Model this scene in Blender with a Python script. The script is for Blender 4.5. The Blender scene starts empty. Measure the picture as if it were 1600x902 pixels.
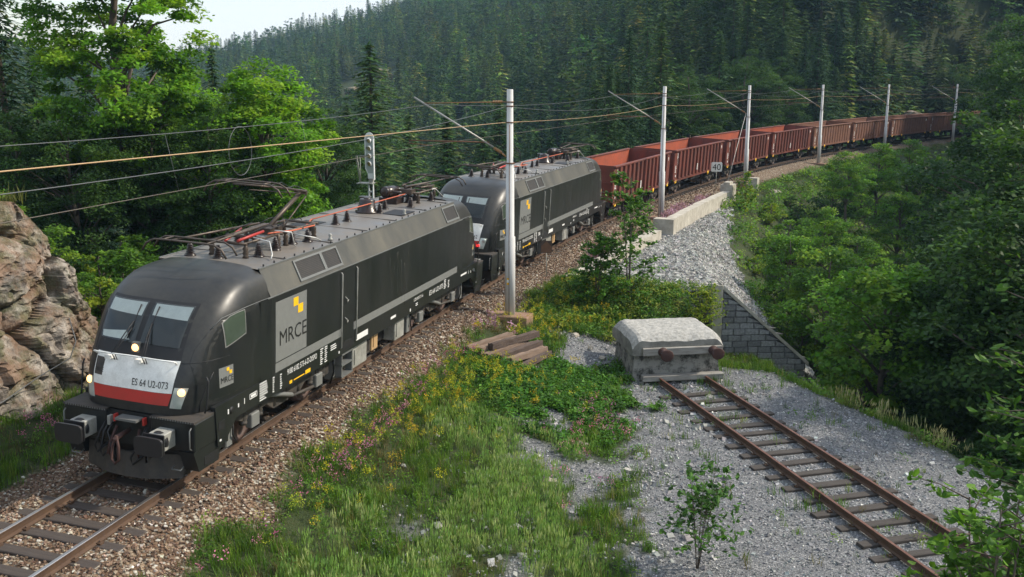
import bpy, math, random
import numpy as np
from mathutils import Vector, Matrix, noise as mnoise

sc = bpy.context.scene
COL = sc.collection
R_ = math.radians

# ------------------------------------------------------------ camera
cam_d = bpy.data.cameras.new("camera")
cam_d.sensor_width = 36.0
cam_d.lens = 34.65
cam_d.clip_end = 3000.0
cam = bpy.data.objects.new("camera", cam_d)
COL.objects.link(cam)
CAM = np.array([12.152, -14.722, 7.614])
cam.location = CAM
cam.rotation_euler = (math.pi / 2 - 0.2062, 0.0, 0.2776)
sc.camera = cam

# ------------------------------------------------------------ sky and sun
SUN_EL = R_(40)
SUN_AZ = R_(64)            # clockwise from +Y, towards +X
world = bpy.data.worlds.new("World")
sc.world = world
world.use_nodes = True
wn = world.node_tree
bg = wn.nodes["Background"]
sky = wn.nodes.new("ShaderNodeTexSky")
sky.sky_type = 'NISHITA'
sky.sun_disc = False
sky.sun_elevation = SUN_EL
sky.sun_rotation = SUN_AZ
sky.air_density = 1.3
sky.dust_density = 1.5
# thin bright cloud veil mixed over the clear sky
_tc = wn.nodes.new("ShaderNodeTexCoord")
_mp = wn.nodes.new("ShaderNodeMapping"); _mp.inputs['Scale'].default_value = (1.6, 1.6, 5.0)
_nz = wn.nodes.new("ShaderNodeTexNoise"); _nz.inputs['Scale'].default_value = 1.7; _nz.inputs['Detail'].default_value = 6
_cr = wn.nodes.new("ShaderNodeValToRGB")
_cr.color_ramp.elements[0].position = .36; _cr.color_ramp.elements[0].color = (.25, .25, .25, 1)
_cr.color_ramp.elements[1].position = .62; _cr.color_ramp.elements[1].color = (.85, .85, .85, 1)
_mx = wn.nodes.new("ShaderNodeMix"); _mx.data_type = 'RGBA'; _mx.inputs[7].default_value = (4.0, 4.25, 4.5, 1)
wn.links.new(_tc.outputs['Generated'], _mp.inputs[0]); wn.links.new(_mp.outputs[0], _nz.inputs['Vector'])
wn.links.new(_nz.outputs['Fac'], _cr.inputs[0]); wn.links.new(_cr.outputs[0], _mx.inputs[0])
wn.links.new(sky.outputs[0], _mx.inputs[6]); wn.links.new(_mx.outputs[2], bg.inputs[0])
bg.inputs[1].default_value = 0.145
sun_d = bpy.data.lights.new("sun", 'SUN')
sun_d.energy = 2.9
sun_d.angle = R_(2.0)
sun_d.color = (1.0, 0.91, 0.77)
sun = bpy.data.objects.new("sun", sun_d)
COL.objects.link(sun)
sd = Vector((math.sin(SUN_AZ) * math.cos(SUN_EL), math.cos(SUN_AZ) * math.cos(SUN_EL), math.sin(SUN_EL)))
sun.rotation_euler = sd.to_track_quat('Z', 'Y').to_euler()
sc.view_settings.view_transform = 'Standard'
sc.view_settings.look = 'None'
sc.view_settings.gamma = 1.0
sc.view_settings.exposure = 0.83
sc.cycles.max_bounces = 6
sc.cycles.diffuse_bounces = 2
sc.cycles.glossy_bounces = 3
sc.cycles.transmission_bounces = 3
sc.cycles.transparent_max_bounces = 6
sc.cycles.volume_bounces = 0
sc.cycles.use_denoising = True

# ------------------------------------------------------------ small tools
rng = np.random.default_rng(7)
random.seed(7)


def tag(o, label=None, cat=None, group=None, kind=None):
    if label: o['label'] = label
    if cat: o['category'] = cat
    if group: o['group'] = group
    if kind: o['kind'] = kind
    return o


def empty(name, loc=(0, 0, 0), rot=(0, 0, 0), label=None, cat=None, group=None):
    o = bpy.data.objects.new(name, None)
    o.empty_display_size = 0.2
    COL.objects.link(o)
    o.location = loc
    o.rotation_euler = rot
    return tag(o, label, cat, group)


def link_mesh(name, me, parent=None):
    o = bpy.data.objects.new(name, me)
    COL.objects.link(o)
    if parent is not None:
        o.parent = parent
    return o


def np_mesh(name, V, F, mats, cols=None, smooth=False, midx=None):
    """V (n,3), F (m,k) all faces of one size, optional per-vertex colours"""
    V = np.ascontiguousarray(V, dtype=np.float32)
    F = np.ascontiguousarray(F, dtype=np.int32)
    m, k = F.shape
    me = bpy.data.meshes.new(name)
    me.vertices.add(len(V))
    me.vertices.foreach_set("co", V.ravel())
    me.loops.add(m * k)
    me.loops.foreach_set("vertex_index", F.ravel())
    me.polygons.add(m)
    me.polygons.foreach_set("loop_start", np.arange(0, m * k, k, dtype=np.int32))
    me.polygons.foreach_set("loop_total", np.full(m, k, dtype=np.int32))
    if midx is not None:
        me.polygons.foreach_set("material_index", np.ascontiguousarray(midx, dtype=np.int32))
    me.polygons.foreach_set("use_smooth", np.full(m, smooth, dtype=bool))
    me.update(calc_edges=True)
    if cols is not None:
        a = me.color_attributes.new("col", 'FLOAT_COLOR', 'POINT')
        c = np.ones((len(V), 4), dtype=np.float32)
        c[:, :cols.shape[1]] = cols
        a.data.foreach_set("color", c.ravel())
    for mt in (mats if isinstance(mats, (list, tuple)) else [mats]):
        me.materials.append(mt)
    return me


class MB:
    """collects simple shapes; build() links them as ONE mesh object"""
    def __init__(s):
        s.v = []; s.f = []; s.m = []; s.sm = []

    def add(s, V, F, mi=0, smooth=False):
        b = len(s.v)
        s.v += [tuple(map(float, p)) for p in V]
        for f in F:
            s.f.append([b + i for i in f]); s.m.append(mi); s.sm.append(smooth)
        return s

    def box(s, x0, x1, y0, y1, z0, z1, mi=0, bev=0.0):
        if bev <= 0:
            V = [(x, y, z) for z in (z0, z1) for y in (y0, y1) for x in (x0, x1)]
            F = [(0, 2, 3, 1), (4, 5, 7, 6), (0, 1, 5, 4), (2, 6, 7, 3), (0, 4, 6, 2), (1, 3, 7, 5)]
            return s.add(V, F, mi)
        b = bev
        V = []
        for (z, i) in ((z0, b), (z0 + b, 0), (z1 - b, 0), (z1, b)):
            for (x, y) in ((x0 + i + b * (i == 0), y0 + i), (x1 - i - b * (i == 0), y0 + i), (x1 - i, y0 + i + b * (i == 0)), (x1 - i, y1 - i - b * (i == 0)),
                           (x1 - i - b * (i == 0), y1 - i), (x0 + i + b * (i == 0), y1 - i), (x0 + i, y1 - i - b * (i == 0)), (x0 + i, y0 + i + b * (i == 0))):
                V.append((x, y, z))
        F = [tuple(range(7, -1, -1)), tuple(range(24, 32))]
        for L in range(3):
            for k in range(8):
                a = L * 8 + k; c = L * 8 + (k + 1) % 8
                F.append((a, c, c + 8, a + 8))
        return s.add(V, F, mi)

    def obox(s, M, sx, sy, sz, mi=0):
        """oriented box, M a 4x4 placing a centred box"""
        V = [M @ Vector((x * sx / 2, y * sy / 2, z * sz / 2)) for z in (-1, 1) for y in (-1, 1) for x in (-1, 1)]
        F = [(0, 2, 3, 1), (4, 5, 7, 6), (0, 1, 5, 4), (2, 6, 7, 3), (0, 4, 6, 2), (1, 3, 7, 5)]
        return s.add(V, F, mi)

    def tube(s, pts, r, n=8, mi=0, caps=True, smooth=True):
        pts = [Vector(p) for p in pts]
        rs = r if isinstance(r, (list, tuple)) else [r] * len(pts)
        V = []; F = []
        up = None
        for i, p in enumerate(pts):
            t = (pts[min(i + 1, len(pts) - 1)] - pts[max(i - 1, 0)])
            if t.length < 1e-9: t = Vector((0, 0, 1))
            t.normalize()
            if up is None:
                up = Vector((0, 0, 1)) if abs(t.z) < 0.9 else Vector((1, 0, 0))
            a = t.cross(up)
            if a.length < 1e-6: a = t.cross(Vector((0, 1, 0)))
            a.normalize(); b = a.cross(t).normalized(); up = b
            for k in range(n):
                q = 2 * math.pi * k / n
                V.append(p + (a * math.cos(q) + b * math.sin(q)) * rs[i])
        for i in range(len(pts) - 1):
            for k in range(n):
                F.append((i * n + k, i * n + (k + 1) % n, (i + 1) * n + (k + 1) % n, (i + 1) * n + k))
        s.add(V, F, mi, smooth)
        if caps:
            b = len(s.v) - len(V)
            s.f.append([b + k for k in range(n - 1, -1, -1)]); s.m.append(mi); s.sm.append(False)
            s.f.append([b + (len(pts) - 1) * n + k for k in range(n)]); s.m.append(mi); s.sm.append(False)
        return s

    def lathe(s, base, axis, prof, n=16, mi=0, smooth=True):
        """prof: (distance along axis, radius)"""
        base = Vector(base); ax = Vector(axis).normalized()
        a = ax.orthogonal().normalized(); b = ax.cross(a)
        V = []; F = []
        for (h, r) in prof:
            for k in range(n):
                q = 2 * math.pi * k / n
                V.append(base + ax * h + (a * math.cos(q) + b * math.sin(q)) * max(r, 1e-4))
        for i in range(len(prof) - 1):
            for k in range(n):
                F.append((i * n + k, i * n + (k + 1) % n, (i + 1) * n + (k + 1) % n, (i + 1) * n + k))
        F.append(tuple(range(n - 1, -1, -1)))
        F.append(tuple((len(prof) - 1) * n + k for k in range(n)))
        return s.add(V, F, mi, smooth)

    def prism(s, poly, axis, a0, a1, mi=0):
        """poly: 2-D outline in the two other axes, extruded along 'axis' from a0 to a1"""
        def P(u, v, w):
            return {'x': (w, u, v), 'y': (u, w, v), 'z': (u, v, w)}[axis]
        n = len(poly)
        V = [P(u, v, a0) for u, v in poly] + [P(u, v, a1) for u, v in poly]
        F = [tuple(range(n - 1, -1, -1)), tuple(range(n, 2 * n))]
        F += [(k, (k + 1) % n, n + (k + 1) % n, n + k) for k in range(n)]
        return s.add(V, F, mi)

    def mesh(s, name, mats):
        me = bpy.data.meshes.new(name)
        me.from_pydata(s.v, [], s.f)
        me.polygons.foreach_set("material_index", s.m)
        me.polygons.foreach_set("use_smooth", s.sm)
        for mt in (mats if isinstance(mats, (list, tuple)) else [mats]):
            me.materials.append(mt)
        me.update()
        return me

    def fix(s, me):
        import bmesh
        bm = bmesh.new(); bm.from_mesh(me)
        bmesh.ops.recalc_face_normals(bm, faces=bm.faces)
        bm.to_mesh(me); bm.free()
        return me

    def build(s, name, mats, parent=None):
        return link_mesh(name, s.fix(s.mesh(name, mats)), parent)


def copy_tree(o, parent=None):
    c = o.copy()
    COL.objects.link(c)
    if parent is not None:
        c.parent = parent
    for ch in list(o.children):
        copy_tree(ch, c)
    return c


# ------------------------------------------------------------ materials
def nodes_mat(name):
    m = bpy.data.materials.new(name)
    m.use_nodes = True
    nt = m.node_tree
    return m, nt, nt.nodes["Principled BSDF"]


def N(nt, typ, **kw):
    n = nt.nodes.new(typ)
    for k, v in kw.items():
        if k in ('operation', 'blend_type', 'data_type', 'feature', 'noise_dimensions', 'attribute_name', 'distance', 'wave_type', 'interpolation'):
            setattr(n, k, v)
        else:
            n.inputs[k].default_value = v
    return n


def ramp(nt, src, stops):
    r = nt.nodes.new("ShaderNodeValToRGB")
    e = r.color_ramp.elements
    while len(e) < len(stops):
        e.new(0.5)
    for i, (p, c) in enumerate(stops):
        e[i].position = p
        e[i].color = (c[0], c[1], c[2], 1) if isinstance(c, (tuple, list)) else (c, c, c, 1)
    nt.links.new(src, r.inputs[0])
    return r.outputs[0]


def mixc(nt, fac, a, b, typ='MIX'):
    m = nt.nodes.new("ShaderNodeMix")
    m.data_type = 'RGBA'; m.blend_type = typ
    for sock, v in ((m.inputs[0], fac), (m.inputs[6], a), (m.inputs[7], b)):
        if isinstance(v, (int, float)): sock.default_value = v
        elif isinstance(v, (tuple, list)): sock.default_value = (v[0], v[1], v[2], 1)
        else: nt.links.new(v, sock)
    return m.outputs[2]


def mathn(nt, op, a, b=0.5, c=None):
    m = nt.nodes.new("ShaderNodeMath"); m.operation = op
    for i, v in enumerate((a, b, c)):
        if v is None: continue
        if isinstance(v, (int, float)): m.inputs[i].default_value = v
        else: nt.links.new(v, m.inputs[i])
    return m.outputs[0]


def coords(nt, obj=True, scale=(1, 1, 1)):
    t = nt.nodes.new("ShaderNodeTexCoord")
    mp = nt.nodes.new("ShaderNodeMapping")
    mp.inputs['Scale'].default_value = scale
    nt.links.new(t.outputs['Object'], mp.inputs[0])
    return mp.outputs[0]


def noise_tex(nt, co, scale, detail=4, rough=0.55):
    n = nt.nodes.new("ShaderNodeTexNoise")
    n.inputs['Scale'].default_value = scale
    n.inputs['Detail'].default_value = detail
    n.inputs['Roughness'].default_value = rough
    if co is not None: nt.links.new(co, n.inputs['Vector'])
    return n.outputs['Fac']


def bump(nt, bsdf, h, strength=0.4, dist=0.02):
    b = nt.nodes.new("ShaderNodeBump")
    b.inputs['Strength'].default_value = strength
    b.inputs['Distance'].default_value = dist
    nt.links.new(h, b.inputs['Height'])
    nt.links.new(b.outputs[0], bsdf.inputs['Normal'])


def dirty(name, base, dirt, rough=0.5, metal=0.0, scale=2.0, amount=0.5, sc3=(1, 1, 1), bmp=0.0, spread=0.18, r2=None, fine=30):
    """a paint or material with patchy second colour"""
    m, nt, b = nodes_mat(name)
    co = coords(nt, scale=sc3)
    f = noise_tex(nt, co, scale, 6, 0.65)
    f2 = noise_tex(nt, co, fine, 3, 0.6)
    f = mathn(nt, 'MULTIPLY_ADD', f2, 0.25, mathn(nt, 'MULTIPLY', f, 0.85))
    k = 0.55 + (0.5 - amount) * 0.5
    fac = ramp(nt, f, [(max(0, k - spread), 0.0), (min(1, k + spread), 1.0)])
    c = mixc(nt, fac, base, dirt)
    nt.links.new(c, b.inputs['Base Color'])
    b.inputs['Metallic'].default_value = metal
    b.inputs['Roughness'].default_value = rough
    if r2 is not None:
        rr = nt.nodes.new("ShaderNodeMapRange")
        rr.inputs[3].default_value = rough; rr.inputs[4].default_value = r2
        nt.links.new(fac, rr.inputs[0]); nt.links.new(rr.outputs[0], b.inputs['Roughness'])
    if bmp: bump(nt, b, f2, bmp, 0.01)
    return m


def plain(name, col, rough=0.5, metal=0.0, emit=None, es=1.0):
    m, nt, b = nodes_mat(name)
    co = coords(nt)
    f = noise_tex(nt, co, 9, 4)
    c = mixc(nt, f, tuple(x * 0.85 for x in col), tuple(min(1, x * 1.15) for x in col))
    nt.links.new(c, b.inputs['Base Color'])
    b.inputs['Roughness'].default_value = rough
    b.inputs['Metallic'].default_value = metal
    if emit:
        b.inputs['Emission Color'].default_value = (*emit, 1)
        b.inputs['Emission Strength'].default_value = es
    return m


def leafmat(name, trans=0.35, rough=0.5, gain=1.0):
    m, nt, b = nodes_mat(name)
    a = nt.nodes.new("ShaderNodeAttribute"); a.attribute_name = "col"
    col = a.outputs['Color']
    if gain != 1.0:
        col = mixc(nt, 1.0, col, (gain, gain, gain), 'MULTIPLY')
    nt.links.new(col, b.inputs['Base Color'])
    b.inputs['Roughness'].default_value = rough
    b.inputs['Specular IOR Level'].default_value = 0.12
    tr = nt.nodes.new("ShaderNodeBsdfTranslucent")
    tc = mixc(nt, 1.0, col, (1.25, 1.3, 0.6), 'MULTIPLY')
    nt.links.new(tc, tr.inputs[0])
    mx = nt.nodes.new("ShaderNodeMixShader"); mx.inputs[0].default_value = trans
    out = nt.nodes["Material Output"]
    nt.links.new(b.outputs[0], mx.inputs[1]); nt.links.new(tr.outputs[0], mx.inputs[2])
    nt.links.new(mx.outputs[0], out.inputs[0])
    return m


def colmat(name, rough=0.85, bmp=0.0, scale=40):
    m, nt, b = nodes_mat(name)
    a = nt.nodes.new("ShaderNodeAttribute"); a.attribute_name = "col"
    co = coords(nt)
    f = noise_tex(nt, co, scale, 3)
    k = ramp(nt, f, [(0.3, 0.72), (0.7, 1.2)])
    nt.links.new(mixc(nt, 1.0, a.outputs['Color'], k, 'MULTIPLY'), b.inputs['Base Color'])
    b.inputs['Roughness'].default_value = rough
    b.inputs['Specular IOR Level'].default_value = 0.25
    if bmp: bump(nt, b, f, bmp, 0.01)
    return m


# ------------------------------------------------------------ the railway line as a curve
KN = np.array([-20, 10, 30, 50, 75, 105, 145, 190.])
KV = np.array([1.9053, 1.6406, 3.8015, 4.6567, 3.1569, 3.7888, 4.2873, 4.2298]) / 1000
PS = np.arange(-40, 320, 0.25)
_k = np.interp(PS, KN, KV)
_th = np.concatenate([[0], np.cumsum((_k[1:] + _k[:-1]) / 2 * 0.25)])
_i0 = int(np.searchsorted(PS, 10.0)); _th -= _th[_i0]
PX = np.concatenate([[0], np.cumsum(np.sin((_th[1:] + _th[:-1]) / 2) * 0.25)])
PY = np.concatenate([[0], np.cumsum(np.cos((_th[1:] + _th[:-1]) / 2) * 0.25)])
PX -= PX[_i0]; PY -= PY[_i0]; PY += 10.0
CANT = 0.0545


def at(s, d=0.0, z=0.0, cant=True):
    x = np.interp(s, PS, PX); y = np.interp(s, PS, PY); t = np.interp(s, PS, _th)
    c = CANT if cant else 0.0
    dd = d * math.cos(c) + z * math.sin(c); h = -d * math.sin(c) + z * math.cos(c)
    return Vector((float(x + dd * math.cos(t)), float(y - dd * math.sin(t)), float(h)))


def heading(s): return float(np.interp(s, PS, _th))


def to_sd(X, Y):
    """track coordinates of plan points, vectorised: nearest of the sampled path"""
    X = np.asarray(X, float); Y = np.asarray(Y, float)
    shp = X.shape; X = X.ravel(); Y = Y.ravel()
    st = 8
    qx, qy = PX[::st], PY[::st]
    s = np.zeros(len(X)); d = np.zeros(len(X))
    for i in range(0, len(X), 20000):
        a = slice(i, i + 20000)
        D = (X[a, None] - qx) ** 2 + (Y[a, None] - qy) ** 2
        j = D.argmin(1) * st
        t = _th[j]
        ds = (X[a] - PX[j]) * np.sin(t) + (Y[a] - PY[j]) * np.cos(t)
        s[a] = PS[j] + ds
        t2 = np.interp(s[a], PS, _th)
        d[a] = (X[a] - np.interp(s[a], PS, PX)) * np.cos(t2) - (Y[a] - np.interp(s[a], PS, PY)) * np.sin(t2)
    return s.reshape(shp), d.reshape(shp)


def sstep(a, b, x):
    t = np.clip((x - a) / (b - a), 0, 1)
    return t * t * (3 - 2 * t)


def lin(x, xs, ys): return np.interp(x, xs, ys)


# value noise for arrays
_tab = np.random.default_rng(3).random((256, 256))


def vnoise(x, y, f=1.0, oct=3):
    x = np.asarray(x, float) * f; y = np.asarray(y, float) * f
    out = 0; amp = 1; tot = 0
    for o in range(oct):
        xi = np.floor(x).astype(int); yi = np.floor(y).astype(int)
        fx = x - xi; fy = y - yi
        fx = fx * fx * (3 - 2 * fx); fy = fy * fy * (3 - 2 * fy)
        a = _tab[xi % 256, yi % 256]; b = _tab[(xi + 1) % 256, yi % 256]
        c = _tab[xi % 256, (yi + 1) % 256]; d = _tab[(xi + 1) % 256, (yi + 1) % 256]
        out = out + amp * ((a * (1 - fx) + b * fx) * (1 - fy) + (c * (1 - fx) + d * fx) * fy)
        tot += amp; amp *= 0.5
        x = x * 2.03 + 17.3; y = y * 2.03 + 5.1
    return out / tot


FW = np.array([math.sin(-0.2776), math.cos(0.2776)])    # plan direction the far valley lies in
RT = np.array([FW[1], -FW[0]])


def plan(a, b):
    """plan point a metres up the valley and b metres to its right, from the bridge"""
    return CAM[0] + FW[0] * a + RT[0] * b, CAM[1] + FW[1] * a + RT[1] * b


def edge_d(s):
    """where the berm right of the line breaks into the ravine slope"""
    return lin(s, [22, 24.7, 30, 36, 42, 58, 75, 120, 200], [9.6, 9.6, 8.2, 6.6, 5.4, 4.8, 5.0, 6.0, 8.0])


# gravel bench edge on the ravine side (line in plan)
def bench(X, Y):
    """signed distance right of the bench edge (positive = over the edge)"""
    ex = np.interp(-Y, [-19, -17, -13.5, -9.4, 0, 20], [11.6, 12.5, 15.4, 17.9, 21.5, 27])
    return X - ex


def height(X, Y):
    X = np.asarray(X, float); Y = np.asarray(Y, float)
    s, d = to_sd(X, Y)
    n1 = vnoise(X, Y, 0.35, 3) - 0.5
    n2 = vnoise(X + 50, Y + 9, 1.7, 2) - 0.5
    sw = s - 0.325 * np.clip(d - 9.5, 0, 8)
    # --- ballast bed
    bed = -0.19 - 0.035 * (np.abs(d) < 0.72) - d * math.sin(CANT) + 0.015 * n2
    bed = np.where(np.abs(d) > 1.55, -0.19 - np.sign(d) * 1.55 * CANT - (np.abs(d) - 1.55) * 0.42, bed)
    # --- right side
    grass = lin(d, [2.0, 2.9, 4.5, 6.5, 8.0], [-0.6, -0.78, -1.15, -1.6, -1.84]) + (0.12 * n1 + 0.06 * n2) * (1 - 0.7 * sstep(6, 8.5, d))
    berm = lin(s, [24, 28, 34], [-0.40, -0.55, -0.75]) - np.clip(d - 3, 0, 8) * 0.03 + 0.10 * n1 + 0.05 * n2
    w = sstep(19.5, 24.3, sw)
    r1 = grass * (1 - w) + berm * w
    # bank that closes the siding's bench against the berm and then falls to the wall foot
    foot = -1.84 - 1.15 * sstep(17.5, 24, s) - np.clip(d - 9.5, 0, 4) * 0.22 * sstep(18, 24, s)
    wl = sstep(7.6, 9.4, d) * (sw < 25.12)
    r1 = np.where(sw < 25.12, r1 * (1 - wl) + foot * wl, r1)
    # ravine slope behind the wall
    e = edge_d(s)
    k = lin(s, [24, 60, 90, 200], [0.9, 0.72, 0.55, 0.35])
    over = np.clip(d - e, 0, 60)
    slope = -k * over + 0.03 * over * n1
    depth = lin(s, [20, 60, 120, 200], [-10.5, -9.5, -6, 0])
    rv = np.maximum(r1 + slope, depth + 1.0 * n1)
    # bench edge in the foreground
    bb = bench(X, Y)
    drop = np.where(bb > 0, -bb * 0.62 + 0.25 * n1 * np.clip(bb, 0, 3), 0)
    fore = np.maximum(r1 + drop, -10.5 + n1)
    m = sstep(24.99, 25.08, sw)
    right = fore * (1 - m) + rv * m
    # far side of the ravine rises again
    far = -10.5 + np.clip(d - lin(s, [0, 60, 120, 200], [30, 34, 30, 26]), 0, 200) * 0.42
    right = np.where(d > 24, np.maximum(right, far + 1.2 * n1), right)
    # --- left side
    cl = (1 - sstep(5.5, 9.5, s)) * sstep(-6.6, -9.0, d)
    left = lin(-d, [2.0, 3.0, 4.2, 6, 9, 14, 22, 40, 80], [-0.6, -0.72, -0.68, -0.45, 0.1, 0.2, -3.0, -11, -24]) + 0.25 * n1 * sstep(3.5, 6, -d) + 0.05 * n2
    left = left + cl * 4.4
    left = left * (1 - 0) + sstep(20, 60, s) * sstep(4, 12, -d) * -2.5
    h = np.where(d > 0, right, left)
    b = sstep(1.55, 3.1, np.abs(d))
    edge = -0.19 - np.sign(d) * 1.55 * CANT - (np.abs(d) - 1.55) * 0.42
    h = np.where(np.abs(d) < 1.55, bed, np.where(np.abs(d) < 3.1, edge * (1 - b) + h * b, h))
    # --- the wooded hill up the valley
    a = (X - CAM[0]) * FW[0] + (Y - CAM[1]) * FW[1]
    r = (X - CAM[0]) * RT[0] + (Y - CAM[1]) * RT[1]
    ratio = r / np.maximum(a, 20)
    E = lin(ratio, [-1.2, -0.6, -0.46, -0.40, -0.32, -0.24, -0.155, 0.0, 0.3, 0.8], [0.03, 0.03, 0.022, 0.010, 0.018, 0.034, 0.054, 0.105, 0.17, 0.2])
    a0 = lin(ratio, [-0.5, 0.0, 0.25, 0.45, 0.8], [112, 108, 98, 96, 90])
    t = np.clip((a - a0) / (640 - a0), 0, 1.6)
    top = E * 640 + 6
    fl = lin(ratio, [-0.3, -0.05, 0.12, 0.3], [-25, -25, -15, -10])
    hill = fl + (top - fl) * np.clip(t, 0, 1) ** lin(ratio, [-0.5, 0, 0.25, 0.5], [1.15, 1.05, 0.7, 0.5]) + 5 * (vnoise(X, Y, 0.011, 3) - 0.5) * np.clip(t * 6, 0, 1)
    near = fl
    hh = np.where(a > a0, hill, near)
    wgt = sstep(10, 30, np.abs(d)) * sstep(a0 - 10, a0 + 25, a)
    return h * (1 - wgt) + np.maximum(hh, np.where(d > 0, hh, -26)) * wgt


def hz(x, y): return float(height(np.array([x]), np.array([y]))[0])
# ------------------------------------------------------------ ground sheet
def axis(lo, f0, f1, hi, fine, grow=1.07):
    a = list(np.arange(f0, f1 + 1e-6, fine))
    st = fine; x = f1
    while x < hi:
        st *= grow; x += st; a.append(min(x, hi))
    st = fine; x = f0; L = []
    while x > lo:
        st *= grow; x -= st; L.append(max(x, lo))
    return np.unique(np.array(L[::-1] + a))


def toe_d(s): return lin(s, [24.6, 26.5, 28, 33, 40, 48, 56], [14.6, 14.5, 13.8, 11.5, 8.5, 6.5, 4.8])


def grass_d(s): return lin(s, [-8, 3.6, 8.4, 12, 15, 17, 20, 23], [9.8, 8.9, 7.8, 7.9, 7.2, 6.6, 7.0, 8.0])


def masks(X, Y):
    """how much ballast, pale gravel and paving stone covers the ground at plan points"""
    s, d = to_sd(X, Y)
    n = vnoise(X, Y, 0.9, 3) - 0.5
    nf = vnoise(X + 31, Y + 77, 2.6, 2) - 0.5
    rb = lin(s, [-8, 0, 6, 14, 20, 40, 80], [2.4, 2.25, 2.15, 2.1, 2.4, 2.8, 2.9])
    bal = 1 - sstep(-0.25, 0.25, np.where(d > 0, d - rb, -d - 3.6) + n * 1.2)
    gr = sstep(-0.3, 0.5, d - grass_d(s) + n * 3.6 + nf * 3.0) * (1 - sstep(17.6, 19.4, s + (d - 9) * -0.1 + n * 1.5))
    heap = 1 - sstep(0.7, 1.15, np.hypot((s - 17.6) / 3.0, (d - 5.7) / 1.3) + n * 0.9)
    patch = sstep(0.56, 0.74, vnoise(X + 3, Y + 40, 0.75, 4)) * sstep(4.2, 5.6, d) * (s < 13)
    gr = np.maximum(np.maximum(gr, heap), patch * 0.95) * (d > 0) * (1 - bal)
    gr = gr * (1 - sstep(-0.5, 0.25, bench(X, Y) + n * 0.8) * (s > 3)) * (bench(X, Y) < 0.6)
    sw = s - 0.325 * np.clip(d - 9.5, 0, 8)
    pav = (sw > 24.95) * sstep(3.9, 4.3, d) * (1 - sstep(-0.3, 0.3, d - toe_d(s) + n * 1.4)) * (1 - sstep(50, 56, s + n * 3))
    return s, d, bal, gr, pav


def make_ground():
    xs = axis(-420, -13, 24, 620, 0.22)
    ys = axis(-60, -8, 46, 900, 0.22)
    X, Y = np.meshgrid(xs, ys)
    Z = height(X, Y)
    s, d, bal, gr, pav = masks(X, Y)
    V = np.stack([X, Y, Z], -1).reshape(-1, 3)
    nx, ny = len(xs), len(ys)
    i = np.arange(nx * ny).reshape(ny, nx)
    F = np.stack([i[:-1, :-1], i[:-1, 1:], i[1:, 1:], i[1:, :-1]], -1).reshape(-1, 4)
    m, nt, b = nodes_mat("ground_cover")
    a = nt.nodes.new("ShaderNodeAttribute"); a.attribute_name = "col"
    sep = nt.nodes.new("ShaderNodeSeparateColor"); nt.links.new(a.outputs['Color'], sep.inputs[0])
    co = coords(nt)
    n1 = noise_tex(nt, co, 1.3, 6, 0.7); n2 = noise_tex(nt, co, 18, 4, 0.6); n3 = noise_tex(nt, co, 60, 3)
    soil = ramp(nt, mathn(nt, 'MULTIPLY_ADD', n2, 0.5, mathn(nt, 'MULTIPLY', n1, 0.5)),
                [(0.3, (0.02, 0.028, 0.010)), (0.5, (0.035, 0.05, 0.016)), (0.68, (0.06, 0.055, 0.025))])

    def stones(scale, stops, rnd=1.0):
        v = nt.nodes.new("ShaderNodeTexVoronoi"); v.inputs['Scale'].default_value = scale
        v.inputs['Randomness'].default_value = rnd
        nt.links.new(co, v.inputs['Vector'])
        sp = nt.nodes.new("ShaderNodeSeparateColor"); nt.links.new(v.outputs['Color'], sp.inputs[0])
        c = ramp(nt, sp.outputs[0], stops)
        dk = ramp(nt, v.outputs['Distance'], [(0.35, 1.0), (0.75, 0.35)])
        return mixc(nt, 1.0, c, dk, 'MULTIPLY'), v.outputs['Distance']
    cb, hb = stones(17, [(0.0, (0.09, 0.055, 0.035)), (0.35, (0.17, 0.105, 0.065)), (0.6, (0.24, 0.17, 0.11)), (0.85, (0.36, 0.31, 0.24)), (1.0, (0.5, 0.47, 0.4))])
    cg, hg = stones(28, [(0.0, (0.11, 0.113, 0.117)), (0.4, (0.18, 0.184, 0.188)), (0.8, (0.27, 0.27, 0.27)), (1.0, (0.42, 0.41, 0.4))])
    cg = mixc(nt, ramp(nt, n1, [(0.4, 0.0), (0.65, 0.6)]), cg, (0.14, 0.143, 0.148))
    cp, hp = stones(4.5, [(0.0, (0.07, 0.07, 0.06)), (0.5, (0.14, 0.14, 0.12)), (1.0, (0.26, 0.26, 0.24))])
    c = mixc(nt, sep.outputs[0], soil, cb)
    c = mixc(nt, sep.outputs[1], c, cg)
    c = mixc(nt, sep.outputs[2], c, cp)
    nt.links.new(c, b.inputs['Base Color'])
    b.inputs['Roughness'].default_value = 0.9
    b.inputs['Specular IOR Level'].default_value = 0.2
    hh = mathn(nt, 'MULTIPLY_ADD', n3, 0.5, mathn(nt, 'SUBTRACT', 1.0, mathn(nt, 'MINIMUM', hb, hg)))
    bump(nt, b, hh, 0.7, 0.03)
    me = np_mesh("ground", V, F, m, cols=np.stack([bal.ravel(), gr.ravel(), pav.ravel()], -1), smooth=True)
    tag(link_mesh("ground", me), kind='structure')


make_ground()


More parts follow.
